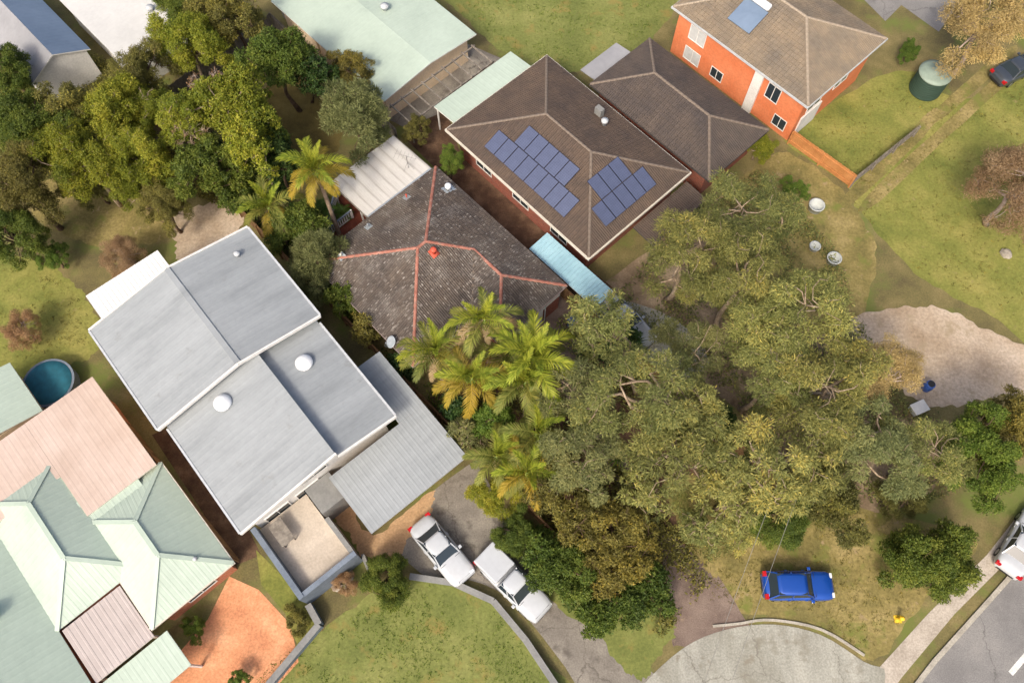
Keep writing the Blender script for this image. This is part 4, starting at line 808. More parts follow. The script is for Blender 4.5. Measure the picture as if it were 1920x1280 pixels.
def trunk_mesh(name, lb, base, zc, H, R, bark, seed, r0=None, twigs=0, lean=(0, 0)):
    rng = np.random.default_rng(seed + 999); mb = MB(); r0 = r0 or .05 + .045 * R
    fork = np.array([lean[0] * .55, lean[1] * .55, zc - .75 * H]) ; fork[2] = max(fork[2], .35 * zc)
    st = np.array([base[0], base[1], -.05]); pts = limb_path(st, fork, rng, .05, 6); mb.tube(pts, [r0 * (1.3 if i == 0 else 1 - .07 * i) for i in range(6)], 9)
    cen = np.array([lean[0], lean[1], zc]); order = sorted(lb, key=lambda q: -q[1]); nmain = max(3, min(7, len(lb) // 5 + 2)); mains = []
    for k in range(nmain):
        q = order[int(rng.integers(0, len(order)))][0]; e = fork + (cen + q * np.array([.95, .95, .9]) - fork) * .8; pp = limb_path(fork, e, rng, .14, 6); rr = r0 * .62
        mb.tube(pp, [rr * (1 - .13 * i) for i in range(6)], 7); mains.append((pp, rr))
    for q, r in lb:
        tgt = cen + q + np.array([0, 0, r * .05]); best = min(((np.linalg.norm(pp[j] - tgt), pp[j], rr * (1 - .11 * j)) for pp, rr in mains for j in (2, 3, 4, 5)), key=lambda x: x[0])
        mb.tube(limb_path(best[1], tgt, rng, .16, 5), [max(.022, best[2] * .62 * (1 - .17 * i)) for i in range(5)], 5, False)
        for t in range(twigs):
            v = rng.normal(size=3); v[2] = abs(v[2]) * .6; v /= np.linalg.norm(v); mb.tube(limb_path(tgt, tgt + v * r * rng.uniform(.6, 1.15), rng, .15, 4), [.020, .016, .012, .007], 4, False)
    return mb.mesh(name, bark, True)
def tree(name, label, cat, px, py, zc, R, H, sp, seed, group=None, base=(0, 0), open_=0.0, cover=1.0, twigs=1, crown='crown', bark=None):
    """crown centre seen at pixel (px, py) at height zc; base = offset in metres of the trunk foot from below the crown"""
    c = P(px, py, zc); r = empty(name, (c.x + base[0], c.y + base[1], 0), 0, label, cat, group)
    cm, lb = crown_mesh(crown, sp, R, H, seed, open_, cover); link(crown, cm, r, (-base[0], -base[1], zc))
    link('trunk' if crown == 'crown' else 'stem', trunk_mesh('trunk', lb, (0, 0), zc, H, R, bark or SPEC[sp][5], seed, twigs=twigs, lean=(-base[0], -base[1])), r)
    return r
PROTO = {}
def tree_copy(name, label, cat, px, py, zc, R, sp, var, group=None, rz=0.0, crown='crown', Rp=3.4, flat=1.0, open_=.5):
    key = (sp, var)
    if key not in PROTO:
        cm, lb = crown_mesh('crown', sp, Rp, Rp * .62, 500 + 17 * var + len(sp), open_); PROTO[key] = (cm, trunk_mesh('trunk', lb, (.3, -.2), 6.2, Rp * .62, Rp, SPEC[sp][5], 40 + var, twigs=1))
    cm, tm = PROTO[key]; k = R / Rp; c = P(px, py, zc); r = empty(name, (c.x, c.y, 0), rz, label, cat, group)
    link(crown, cm, r, (0, 0, zc), scale=(k, k, k * flat)); link('trunk' if crown == 'crown' else 'stem', tm, r, (0, 0, 0), scale=(k, k, zc / 6.2)); return r

# gum trees over the front yard of the lot
FG = 'gum trees over the front drive'
tree('gum_tree', 'open gum tree reaching over the fence beside the pale blue carport', 'tree', 1140, 625, 6.4, 3.0, 1.9, 'euc', 101, FG, (2.6, -1.6), .42, .85, 2)
tree('gum_tree', 'broad olive gum tree in the middle of the front yard with pale forking limb', 'tree', 1215, 745, 8.2, 3.9, 2.3, 'euc', 102, FG, (1.6, 1.2), .20, 1.0, 2)
tree('gum_tree', 'grey-green gum tree right beside the palm clump in the front yard', 'tree', 1095, 850, 7.0, 2.7, 1.9, 'eucgrey', 103, FG, (.8, .4), .12)
tree('gum_tree', 'dense olive gum crown over the lower part of the drive', 'tree', 1262, 855, 7.4, 3.1, 1.9, 'euc', 104, FG, (1.0, .6), .12)
tree('gum_tree', 'yellowish gum tree at the right corner of the lot near the power lines', 'tree', 1425, 880, 7.6, 3.2, 2.0, 'euc', 105, FG, (-.4, .8), .15)
tree('gum_tree', 'small grey gum crown between the palm clump and the gravel drive', 'tree', 1078, 735, 6.0, 2.2, 1.5, 'eucgrey', 106, FG, (.6, 0), .18, .9)
tree('gum_sapling', 'slender gum sapling leaning out over the gravel drive', 'tree', 1195, 925, 4.8, 1.5, 1.2, 'euc', 107, FG, (-.9, .4), .25, .75)
tree('gum_tree', 'low gum tree spreading over the dry grass beside the street verge', 'tree', 1362, 950, 4.6, 2.0, 1.2, 'euc', 108, FG, (.5, .9), .3, .7)
tree('gum_tree', 'gum crown rising between carport fence and forked limb tree', 'tree', 1290, 770, 7.4, 2.4, 1.7, 'euc', 109, FG, (.2, .5), .3, .8)
tree('gum_tree', 'gum crown just above the low spreading gum by the dry grass', 'tree', 1350, 850, 7.0, 2.2, 1.6, 'euc', 110, FG, (.3, .2), .3, .8)
SG_ = 'shrubs along the left side of the drive'
tree('shrub', 'brownish olive shrub with grey twigs below the palm clump', 'shrub', 1050, 925, 3.6, 2.4, 1.6, 'olive', 121, SG_, (.2, .2), .25, .8, 2, 'foliage')
tree('shrub', 'broad olive-brown shrub mass beside the gravel drive', 'shrub', 1145, 985, 3.4, 2.7, 1.5, 'olive', 122, SG_, (0, 0), .15, .9, 2, 'foliage')
tree('shrub', 'golden olive wattle shrub near the bottom corner of the lot', 'shrub', 1160, 1055, 3.0, 2.2, 1.4, 'olive', 123, SG_, (0, 0), .15, .85, 1, 'foliage')
tree('shrub', 'dark green rounded hedge shrub at the mouth of the gravel drive', 'shrub', 1222, 1105, 2.0, 1.6, 1.2, 'mid', 124, SG_, (0, 0), 0, 1, 1, 'foliage')
tree('shrub', 'small grey-green shrub beside the fence left of the palm clump', 'shrub', 880, 810, 3.0, 1.4, 1.1, 'eucgrey', 125, SG_, (0, 0), 0, 1, 1, 'foliage')
tree('shrub', 'bright fresh green bush tucked under the palm crowns', 'shrub', 920, 785, 3.4, 1.35, 1.0, 'bright', 126, SG_, (0, 0), 0, 1, 0, 'foliage')
tree('shrub', 'dark bush in the gap between the right corner gums and fence', 'shrub', 1345, 800, 2.6, 1.6, 1.2, 'dark', 127, SG_, (0, 0), 0, 1, 0, 'foliage')
tree('shrub', 'dark undergrowth bush below the palm clump at the left fence', 'shrub', 860, 770, 1.6, 1.3, 1.0, 'dark', 128, SG_, (0, 0), 0, 1, 0, 'foliage')
tree('shrub', 'deep green bush beside the fence under the open gum tree', 'shrub', 1165, 655, 2.4, 1.5, 1.1, 'dark', 129, SG_, (0, 0), 0, 1, 0, 'foliage')
tree('shrub', 'dense hedge on the street side of the lower left lot corner', 'shrub', 1062, 1072, 2.2, 2.2, 1.3, 'mid', 130, SG_, (0, 0), 0, 1, 0, 'foliage')
tree('shrub', 'clipped green hedge between the parked ute and the lot fence', 'shrub', 1128, 1152, 1.7, 1.5, 1.0, 'mid', 131, SG_, (0, 0), 0, 1, 0, 'foliage')
tree('shrub', 'wispy light olive shrub right of the gravel drive mouth', 'shrub', 1310, 985, 1.8, 1.5, .9, 'euc', 133, SG_, (0, 0), .2, .8, 1, 'foliage')
tree('shrub', 'wispy olive shrub reaching over the upper gravel drive', 'shrub', 1225, 935, 2.6, 1.5, 1.0, 'euc', 134, SG_, (-.5, .3), .3, .7, 1, 'foliage')
tree('shrub', 'olive shrub spreading along the left edge of the gravel drive', 'shrub', 1195, 1010, 2.4, 1.6, 1.0, 'olive', 135, SG_, (-.3, 0), .2, .8, 1, 'foliage')
tree('shrub', 'light olive shrub below the two wires at the right lot edge', 'shrub', 1385, 1000, 1.6, 1.3, .8, 'euc', 136, SG_, (0, 0), .2, .8, 1, 'foliage')
tree('shrub', 'green hedge shrub outside the left fence beside the ute canopy', 'shrub', 1022, 1040, 2.0, 1.6, 1.1, 'mid', 137, SG_, (0, 0), 0, 1, 0, 'foliage')
# backyard trees
BG = 'trees in the backyard of the lot'
tree('yellow_green_tree', 'big yellow-green tree filling the left of the backyard', 'tree', 440, 192, 7.0, 2.9, 2.0, 'yellow', 141, BG, (.4, -.6), .10, 1.0, 1)
tree('yellow_green_tree', 'yellow-green tree with bare pale branches at the far left corner of the lot', 'tree', 350, 215, 6.4, 2.4, 1.6, 'yellow', 142, BG, (1.3, -.8), .40, .8, 3)
tree('yellow_green_tree', 'lower yellow-green crown just above the small palm', 'tree', 465, 268, 6.2, 2.2, 1.6, 'yellow', 143, BG, (.2, -.4), .22, .9, 2)
tree('green_tree', 'fresh green tree between the big yellow-green tree and the shady lawn', 'tree', 492, 235, 4.6, 1.9, 1.4, 'mid', 152, BG, (0, 0), .05)
tree('green_tree', 'mid green tree along the fence left of the two back palms', 'tree', 385, 315, 5.2, 2.5, 1.8, 'mid', 144, BG, (.3, 0), .06)
tree('green_tree', 'leafy green tree at the top corner of the backyard', 'tree', 520, 115, 5.8, 2.5, 1.8, 'mid', 145, BG, (.2, .3), .10)
tree('green_tree', 'dark glossy tree against the right fence at the back', 'tree', 588, 140, 4.4, 1.8, 1.4, 'dark', 146, BG, (0, 0), .05)
tree('grey_green_tree', 'feathery grey-green tree between the shady lawn and white patio roof', 'tree', 664, 215, 5.0, 2.8, 1.9, 'grey', 147, BG, (.2, 0), .06)
tree('green_tree', 'dark shadowed tree behind the taller back palm', 'tree', 525, 300, 3.8, 1.9, 1.5, 'dark', 148, BG, (0, 0), .1)
tree('green_tree', 'yellowish thin tree with pale trunk at the back right fence', 'tree', 548, 95, 5.0, 1.5, 1.4, 'olive', 149, BG, (.4, -.6), .3, .8, 2)
tree('dead_tree', 'bare grey twiggy tree on the back fence line', 'tree', 398, 158, 4.4, 1.5, 1.2, 'rust', 150, BG, (0, 0), .3, .18, 9)
tree('shrub', 'deep green hedge shrub at the very bottom corner of the lot', 'shrub', 1185, 1125, 1.9, 1.5, 1.1, 'mid', 132, SG_, (0, 0), 0, 1, 0, 'foliage')
tree('dead_tree', 'bare pale branched tree at the left corner of the lot above the fence', 'tree', 352, 238, 6.2, 1.9, 1.0, 'rust', 151, BG, (1.2, -.9), .1, .03, 7, 'crown', 'bark_pale')
HG = 'shrubs between the tiled house and the left fence'
tree('shrub', 'rounded green shrub beside the red deck', 'shrub', 562, 428, 2.8, 2.2, 1.5, 'mid', 161, HG, (0, 0), .05, 1, 1, 'foliage')
tree('shrub', 'feathery green shrub pressed against the left corner of the tiled roof', 'shrub', 592, 490, 3.3, 2.3, 1.6, 'grey', 162, HG, (0, 0), .05, 1, 1, 'foliage')
tree('shrub', 'small yellowish shrub under the left eave above the satellite dish', 'shrub', 688, 612, 2.3, 1.2, 1.0, 'olive', 163, HG, (0, 0), 0, .9, 0, 'foliage')
tree('shrub', 'dark low shrub at the gutter corner below the satellite dish', 'shrub', 755, 685, 1.6, 1.1, .9, 'dark', 164, HG, (0, 0), 0, 1, 0, 'foliage')
tree('shrub', 'dark green shrub behind the small back palm', 'shrub', 440, 362, 2.4, 1.6, 1.2, 'mid', 165, HG, (0, 0), .1, 1, 0, 'foliage')
tree('shrub', 'shrub squeezed between the eave and the fence halfway along the roof', 'shrub', 645, 560, 2.3, 1.4, 1.1, 'mid', 166, HG, (0, 0), 0, 1, 0, 'foliage')
# neighbours' trees
NG_ = 'gum trees on the vacant block to the right'
far = [(1300, 645, 6.2, 2.2, 'eucgrey', 2, 'greyish gum over the pale concrete beside the lot fence'), (1285, 470, 7.5, 3.4, 'euc', 0, 'gum tree in front of the dark porch of the solar house'), (1395, 395, 7.0, 3.4, 'euc', 1, 'gum tree nearest the dark tiled house on the vacant block'),
 (1400, 515, 7.8, 3.3, 'euc', 0, 'tall gum tree over the middle of the vacant block'), (1495, 590, 8.0, 3.6, 'euc', 1, 'gum tree at the left end of the sandy patch'),
 (1452, 700, 7.4, 2.8, 'euc', 0, 'gum tree halfway between the lot and the sandy patch'),
 (1545, 720, 7.6, 3.6, 'euc', 1, 'gum tree below the left end of the sandy patch'), (1520, 815, 7.2, 3.3, 'euc', 2, 'gum tree just outside the right corner of the lot'),
 (1655, 690, 5.6, 2.4, 'dry', 0, 'thin dry gum beside the blue barrel'), (1640, 835, 6.2, 3.0, 'eucgrey', 2, 'olive brown tree on the verge right of the lot corner'),
 (1560, 940, 4.6, 2.4, 'olive', 0, 'low olive tree above the blue car'), (1735, 845, 5.6, 2.8, 'euc', 1, 'olive tree between the sandy patch and the road bend'),
 (1835, 850, 5.2, 3.0, 'bright', 0, 'fresh green tree at the right edge near the road'), (1905, 800, 5.0, 2.6, 'olive', 0, 'brownish tree at the right edge below the sandy patch'),
 (1470, 970, 3.2, 2.0, 'mid', 0, 'green bush on the verge between lot corner and blue car')]
for i, (x, y, z, R, sp, var, lab) in enumerate(far): tree_copy('gum_tree' if sp.startswith('euc') else 'verge_tree', lab, 'tree', x, y, z, R, sp, var, NG_, i * 1.7)
LG = 'trees behind the left fence'
left = [(205, 275, 4.6, 2.3, 'olive', 1, 'olive tree in the thick of the row above the dry round lawn'), (105, 275, 4.8, 2.3, 'yellow', 0, 'yellow-green tree between the left edge trees and the row'), (265, 335, 4.0, 2.0, 'yellow', 1, 'low yellow-green tree against the lot fence above the sandy corner'), (170, 345, 2.6, 1.5, 'olive', 0, 'low olive bush at the top of the dry round lawn'),
 (60, 235, 5.2, 3.0, 'mid', 0, 'dark green tree at the left edge below the gabled shed'), (135, 205, 5.4, 2.7, 'olive', 0, 'olive tree just below the white gable of the shed'),
 (215, 215, 5.6, 2.9, 'yellow', 0, 'yellow-green tree below the square white roof'), (265, 135, 5.2, 2.6, 'olive', 1, 'olive tree right of the square white roof'),
 (350, 75, 5.4, 2.9, 'yellow', 0, 'yellow-green tree beside the back fence at the top'), (430, 30, 5.2, 2.8, 'olive', 0, 'olive tree at the top edge behind the backyard corner'),
 (45, 345, 5.4, 3.0, 'olive', 1, 'deep olive tree at the left edge above the dry lawn'), (150, 300, 5.6, 2.9, 'yellow', 1, 'yellow-green tree above the dry round lawn'),
 (250, 290, 5.4, 2.6, 'yellow', 0, 'yellow-green tree left of the lot fence corner'), (305, 380, 3.6, 2.0, 'olive', 1, 'low olive tree along the fence beside the dry lawn'),
 (15, 440, 4.2, 2.4, 'mid', 0, 'green tree at the left edge beside the dry lawn'), (290, 205, 5.0, 2.0, 'yellow', 1, 'bright yellow-green tree at the outer lot corner'),
 (340, 10, 4.6, 2.2, 'mid', 1, 'green tree cut off by the top edge behind the white roof'), (660, 130, 3.6, 1.9, 'olive', 0, 'round olive bush overlapping the large mint roof'),
 (100, 480, 1.6, 1.1, 'bright', 0, 'bright lime bush in the left garden above the grey house'), (230, 480, 2.0, 1.8, 'rust', 0, 'greyish shrub behind the white awning of the grey house'),
 (10, 130, 4.8, 2.2, 'mid', 1, 'dark tree in the corner beside the gabled shed'), (845, 300, 2.4, 1.2, 'bright', 0, 'bright green bush by the mint awning post'),
 (780, 240, 2.2, 1.2, 'olive', 1, 'small olive bush outside the fence beside the white patio roof'), (40, 620, 1.8, 1.5, 'rust', 0, 'dry shrub by the rocky bed at the left edge')]
for i, (x, y, z, R, sp, var, lab) in enumerate(left): tree_copy('garden_tree' if z > 3 else 'bush', lab, 'tree' if z > 3 else 'bush', x, y, z, R, sp, var, LG if z > 3 else 'bushes in the neighbouring gardens', i * 2.3 + .4)
tree('street_tree', 'dense round dark green tree beside the road and the blue car', 'tree', 1748, 1050, 2.8, 2.7, 1.9, 'mid', 171, None, (0, 0), 0, 1.15, 0)
other = [('dry_tree', 'dry brown bare-looking tree at the right edge of the lawn', 'tree', 1905, 350, 4.5, 3.6, 'rust', 0),
 ('dry_tree', 'tall dry yellow-brown tree in the top right corner', 'tree', 1850, 40, 6.0, 3.6, 'dry', 1), ('bush', 'round clipped bush beside the terrace wall', 'bush', 725, 1085, 1.6, 1.7, 'mid', 1),
 ('bush', 'yellowish bush at the fence beside the blue-grey carport roof', 'bush', 935, 930, 2.2, 1.7, 'yellow', 0), ('bush', 'small dark bush by the green water tank', 'bush', 1705, 95, 1.2, 1.0, 'bright', 0),
 ('bush', 'green bush beside the brick wall of the mint house', 'bush', 362, 1178, 1.0, .8, 'bright', 0), ('bush', 'little round bush at the bottom of the terracotta yard', 'bush', 448, 1270, .8, .6, 'bright', 0),
 ('bush', 'low golden shrub between terrace wall and terracotta yard', 'bush', 555, 1160, .8, .9, 'olive', 0), ('bush', 'green shrub on the vacant yard below the orange fence', 'bush', 1490, 355, 1.5, 1.1, 'bright', 0),
 ('bush', 'shrub beside the orange paling fence near the dark house', 'bush', 1425, 275, 1.6, 1.3, 'yellow', 1), ('bush', 'low green bush outside the lower end of the left fence', 'bush', 965, 1000, 1.8, 1.5, 'mid', 0),
 ('bush', 'leafy bush on the verge above the road kerb', 'bush', 1690, 930, 2.0, 1.6, 'olive', 1), ('bush', 'brown garden shrub beside the terrace corner', 'bush', 645, 1090, .8, .9, 'rust', 0)]
for i, (nm, lab, cat, x, y, z, R, sp, var) in enumerate(other): tree_copy(nm, lab, cat, x, y, z, R, sp, var, None, i * 1.1, 'crown' if z > 3 else 'foliage')

# ground cover: low leaves under the trees, nobody could count them
def ground_cover(name, label, poly, n, sp, seed, hmax=.5):
    rng = np.random.default_rng(seed); c = np.array([(p[0], p[1]) for p in poly]); lo, hi = c.min(0), c.max(0); pts = []
    k = rng.uniform(lo, hi, (n * 3, 2)); ins = np.zeros(len(k), bool)
    for i in range(len(c)):
        a, b = c[i], c[(i + 1) % len(c)]; cond = ((a[1] > k[:, 1]) != (b[1] > k[:, 1])) & (k[:, 0] < (b[0] - a[0]) * (k[:, 1] - a[1]) / (b[1] - a[1] + 1e-12) + a[0]); ins ^= cond
    k = k[ins]; f = np.sin(k[:, 0] * 1.3 + seed) * np.sin(k[:, 1] * 1.1 + .5 * k[:, 0]) + rng.normal(0, .35, len(k)); k = k[f > -.1][:n]; m = len(k)
    z = rng.uniform(0.02, 1, m) ** 1.6 * hmax * (1 + .6 * np.sin(k[:, 0] * 2.1) * np.sin(k[:, 1] * 1.7)); p = np.column_stack([k, z]); d = rng.normal(size=(m, 3)); d[:, 2] = abs(d[:, 2]) * .6
    nr = np.array([0, 0, 1.]) + rng.normal(size=(m, 3)) * .6; sc = rng.uniform(.6, 1.3, m)
    o_ = link(name, leaf_mesh(name, p, d, nr, .22 * sc, .085 * sc, rng.uniform(0, 1, m), LEAFM[sp]), kind='stuff'); tag(o_, label, 'undergrowth')
ground_cover('undergrowth', 'leafy undergrowth below the palms and gums in the front yard', [LW(13.5, -11.8), LW(13.5, -5.5), LW(20, -5.5), LW(33, -6.2), LW(33, -11.8)], 26000, 'olive', 1)
ground_cover('undergrowth', 'weedy undergrowth along the right fence of the front yard', [LW(14, -2.2), LW(14, .1), LW(33, .3), LW(33, -3.0), LW(24, -2.6)], 14000, 'euc', 2)
ground_cover('undergrowth', 'dark undergrowth along the left fence of the backyard', [LW(-20, -12), LW(-1.5, -12), LW(-2.5, -9), LW(-8, -7.0), LW(-14, -6), LW(-20, -6)], 26000, 'dark', 3)
ground_cover('undergrowth', 'green undergrowth in the strip left of the tiled house', [LW(-1.5, -12), LW(13, -12), LW(13, -10.9), LW(-1.5, -10.9)], 6000, 'mid', 4)
ground_cover('undergrowth', 'scrubby undergrowth below the gum trees on the vacant block', [P(1150, 560), P(1290, 400), P(1420, 320), P(1560, 460), P(1620, 620), P(1700, 760), P(1900, 800), P(1900, 900), P(1660, 960), P(1500, 870), P(1300, 690)], 26000, 'euc', 5, .35)
ground_cover('undergrowth', 'thick undergrowth below the trees on the far left', [P(-40, 120), P(250, 110), P(420, -20), P(500, 40), P(285, 225), P(420, 390), P(300, 340), P(180, 310), P(60, 350), P(-40, 400)], 50000, 'olive', 6, .5)

def tufts(name, label, poly, n, mat, seed):
    rng = np.random.default_rng(seed); c = np.array([(p[0], p[1]) for p in poly]); k = rng.uniform(c.min(0), c.max(0), (n * 2, 2)); ins = np.zeros(len(k), bool)
    for i in range(len(c)):
        a, b = c[i], c[(i + 1) % len(c)]; ins ^= ((a[1] > k[:, 1]) != (b[1] > k[:, 1])) & (k[:, 0] < (b[0] - a[0]) * (k[:, 1] - a[1]) / (b[1] - a[1] + 1e-12) + a[0])
    k = k[ins]; f = np.sin(k[:, 0] * .9 + seed) + np.sin(k[:, 1] * 1.2 + k[:, 0] * .4) + rng.normal(0, .9, len(k)); k = k[f > -.4][:n]; m = len(k)
    idx = np.repeat(np.arange(m), 5); q = k[idx] + rng.normal(size=(m * 5, 2)) * .07; p = np.column_stack([q, np.full(m * 5, .012)]); d = rng.normal(size=(m * 5, 3)); d[:, 2] = abs(d[:, 2]) * .5 + .35
    sc = rng.uniform(.5, 1.4, m)[idx]; link(name, leaf_mesh(name, p, d, np.array([0, 0, 1.]) + rng.normal(size=(m * 5, 3)) * .5, .11 * sc, .03 * sc, np.clip(rng.normal(.5, .25, m)[idx], 0, 1), mat), kind='stuff'); tag(bpy.context.scene.collection.objects[-1], label, 'grass')
tufts('grass_tufts', 'grass tufts on the round lawn at the bottom edge', [P(500, 1250), P(600, 1185), P(760, 1100), P(860, 1100), P(930, 1140), P(1050, 1320), P(450, 1320)], 1500, 'leaf_bright', 1)
tufts('grass_tufts', 'dry grass tufts on the street verge around the blue car', [P(1310, 1120), P(1380, 1010), P(1500, 910), P(1640, 970), P(1820, 1015), P(1640, 1220), P(1450, 1155)], 1500, 'leaf_olive', 2)
tufts('grass_tufts', 'grass tufts on the wide lawn at the right edge', [P(1510, 240), P(1690, 140), P(1960, 160), P(1960, 620), P(1730, 515), P(1610, 400)], 2200, 'leaf_olive', 3)
tufts('grass_tufts', 'grass tufts on the lawn at the top edge', [P(780, -30), P(1250, -30), P(1230, 50), P(1120, 120), P(1000, 120), P(900, 50)], 1300, 'leaf_bright', 4)
tufts('grass_tufts', 'grass tufts on the lawn at the left edge', [P(-30, 490), P(90, 505), P(160, 565), P(180, 640), P(-30, 690)], 800, 'leaf_olive', 5)
tufts('grass_tufts', 'long dry grass beside the mouth of the gravel drive', [P(1250, 910), P(1330, 905), P(1415, 960), P(1385, 1025), P(1330, 1055), P(1285, 1005)], 2600, 'leaf_euc', 6)

# ------------------------------------------------------------------ palms
def frond_mesh(name, L, e0, droop, leaf, mats, seed, n=44, fold=.35, twist=.0):
    rng = np.random.default_rng(seed); mb = MB(); K = 16; p = np.zeros(3); pts = [p.copy()]; tg = []
    for i in range(K):
        t = i / K; e = e0 - droop * t ** 1.25; dvec = np.array([math.cos(e), twist * math.sin(3 * t), math.sin(e)]); tg.append(dvec / np.linalg.norm(dvec)); p = p + dvec * L / K; pts.append(p.copy())
    tg.append(tg[-1]); mb.cur = .8; mb.tube(pts, [.035 * (1 - .9 * i / K) + .003 for i in range(K + 1)], 5, False)
    for sgn in (-1, 1):
        for k in range(n):
            t = .13 + .87 * (k + rng.uniform(-.25, .25)) / (n - 1); t = min(max(t, .1), 1.0); x = t * K; i = min(int(x), K - 1); f = x - i
            b = pts[i] * (1 - f) + pts[i + 1] * f; T = tg[i]; side = np.array([0, sgn, 0.0]); N = np.cross(T, np.array([0, 1.0, 0])); N = N if N[2] > 0 else -N
            sw = math.radians(62 - 40 * t); d = side * math.sin(sw) + T * math.cos(sw) + N * fold * (1 - .5 * t); d += rng.normal(size=3) * .09; d /= np.linalg.norm(d)
            ll = leaf * (math.sin(math.pi * min(1, .22 + .70 * t)) ** .7) * rng.uniform(.85, 1.1); w = np.cross(d, N); w /= np.linalg.norm(w) + 1e-9; wd_ = .030
            mid = b + d * ll * .5; tip = b + d * ll * .98 - np.array([0, 0, .22 * ll]) ; base = len(mb.v); mb.cur = min(1, max(0, rng.normal(.5, .22) + .25 * (rng.uniform() < .12)))
            mb.v += [tuple(b - w * wd_ * .5), tuple(b + w * wd_ * .5), tuple(mid + w * wd_), tuple(mid - w * wd_), tuple(tip)]
            mb.face((base, base + 1, base + 2, base + 3)); mb.face((base + 3, base + 2, base + 4))
    out = {}
    me = mb.mesh(name, mats[0], False, True); out[mats[0]] = me
    for m in mats[1:]: c = me.copy(); c.materials[0] = M[m]; out[m] = c
    return out
FM = ['frond_lime', 'frond_green', 'frond_gold', 'frond_dead', 'frond_fern']
D = math.radians
FR = [frond_mesh('frond', 2.6, D(84), D(60), .66, FM, 1), frond_mesh('frond', 2.9, D(64), D(105), .80, FM, 2, twist=.09), frond_mesh('frond', 3.0, D(46), D(105), .85, FM, 3, twist=-.08),
      frond_mesh('frond', 2.9, D(24), D(100), .80, FM, 4, fold=.2, twist=.06), frond_mesh('frond', 2.7, D(-4), D(75), .74, FM, 5, fold=.0), frond_mesh('frond', 2.3, D(-38), D(45), .50, FM, 6, fold=-.1)]
def palm(label, px, py, zc, base, k, pal, seed, n=15, group='feather palms', name='feather_palm', dead=1):
    """crown heart seen at (px, py), zc high"""
    rng = random.Random(seed); k *= 1.10 if seed > 2 else 1.0; n = n + 4; c = P(px, py, zc); r = empty(name, (c.x + base[0], c.y + base[1], 0), 0, label, 'palm', group)
    v = MB(); pts = [Vector((0, 0, -.05)), Vector((-base[0] * .30, -base[1] * .30, zc * .28)), Vector((-base[0] * .66, -base[1] * .66, zc * .60)), Vector((-base[0] * .93, -base[1] * .93, zc - .95))]
    fine = []; 
    for a, b in zip(pts, pts[1:]): fine += [a.lerp(b, q / 8) for q in range(8)]
    fine.append(pts[-1]); v.tube(fine, [.17 - .05 * i / len(fine) + (.012 if i % 2 else 0) + (.10 * max(0, 1 - i / 3)) for i in range(len(fine))], 10); v.build('trunk', 'palm_trunk', r, True)
    top = Vector((-base[0], -base[1], zc)); v = MB(); v.tube([pts[-1] - Vector((0, 0, .05)), pts[-1].lerp(top, .35), top], [.14, .16, .08], 10); v.build('crownshaft', 'crownshaft', r, True)
    for i in range(n):
        t = i / (n - 1); vi = min(5, int(t * 5.6)); az = i * 2.39996 + rng.uniform(-.3, .3); mt = pal[min(len(pal) - 1, int(t * len(pal)))]
        if i >= n - dead: mt = 'frond_dead'; vi = 5
        s = k * rng.uniform(.88, 1.1); link('frond', FR[vi][mt], r, top + Vector((0, 0, -.25 * t)), (rng.uniform(-.28, .28), rng.uniform(-.16, .16), az), (s, s, s))
    return r
G3, L3 = ['frond_lime', 'frond_lime', 'frond_gold', 'frond_gold'], ['frond_lime', 'frond_green', 'frond_green', 'frond_green']
palm('tall golden palm with leaning trunk beside the white patio roof', 592, 318, 6.6, (.55, -1.5), .92, ['frond_lime', 'frond_lime', 'frond_gold', 'frond_gold'], 1, 17)
palm('smaller green palm at the left fence below the tall golden palm', 503, 388, 4.4, (.1, -.1), .86, ['frond_lime', 'frond_green', 'frond_green', 'frond_gold'], 2, 14)
palm('palm standing tallest against the tiled front roof with upright yellow spear', 908, 598, 6.8, (.2, -.8), .80, ['frond_lime', 'frond_green', 'frond_dead'], 3, 14, dead=4)
palm('leftmost palm of the front clump touching the roof hip corner', 818, 660, 5.6, (.1, -.3), .86, ['frond_lime', 'frond_green', 'frond_green', 'frond_dead'], 4, 14, dead=3)
palm('golden palm in the lower middle of the front clump', 885, 708, 5.8, (.0, -.4), .86, ['frond_lime', 'frond_gold', 'frond_gold'], 5, 14)
palm('brightest lime palm of the front clump nearest the dark drive', 1000, 672, 6.4, (.1, -.6), .98, ['frond_lime', 'frond_lime', 'frond_green'], 6, 17, dead=2)
palm('lime palm below and left of the brightest front palm', 985, 715, 5.6, (.1, -.4), .9, L3, 7, 14)
palm('palm hanging down beside the grey-green gum tree', 1005, 812, 5.2, (.1, -.3), .84, L3, 8, 13)
palm('palm near the left fence at the lower end of the clump', 930, 855, 4.6, (.0, -.3), .78, L3, 9, 12)
palm('lowest palm of the clump with one upright yellow frond', 988, 885, 4.6, (.0, -.3), .82, ['frond_lime', 'frond_gold', 'frond_green'], 10, 13)
palm('pale palm squeezed between the roof eave and the lime palms', 955, 655, 5.0, (.0, -.3), .8, ['frond_green', 'frond_green', 'frond_dead'], 11, 12, dead=3)
def fern(label, px, py, z, k, seed, group='tree ferns beside the deck'):
    rng = random.Random(seed); c = P(px, py, z); r = empty('tree_fern', (c.x, c.y, 0), 0, label, 'fern', group); v = MB(); v.tube([(0, 0, -.05), (0, 0, z * .5), (0, 0, z)], [.12, .1, .09], 8); v.build('trunk', 'bark_brown', r, True)
    for i in range(11): link('frond', FR[2 + i % 2]['frond_fern'], r, (0, 0, z), (0, rng.uniform(-.1, .2), i * .571 + rng.uniform(-.15, .15)), (k, k, k))
fern('dark green fern under the drooping fronds of the tall golden palm', 600, 395, 1.4, .5, 1)
fern('dark green fern left of the deck stairs', 560, 402, 1.2, .45, 2)
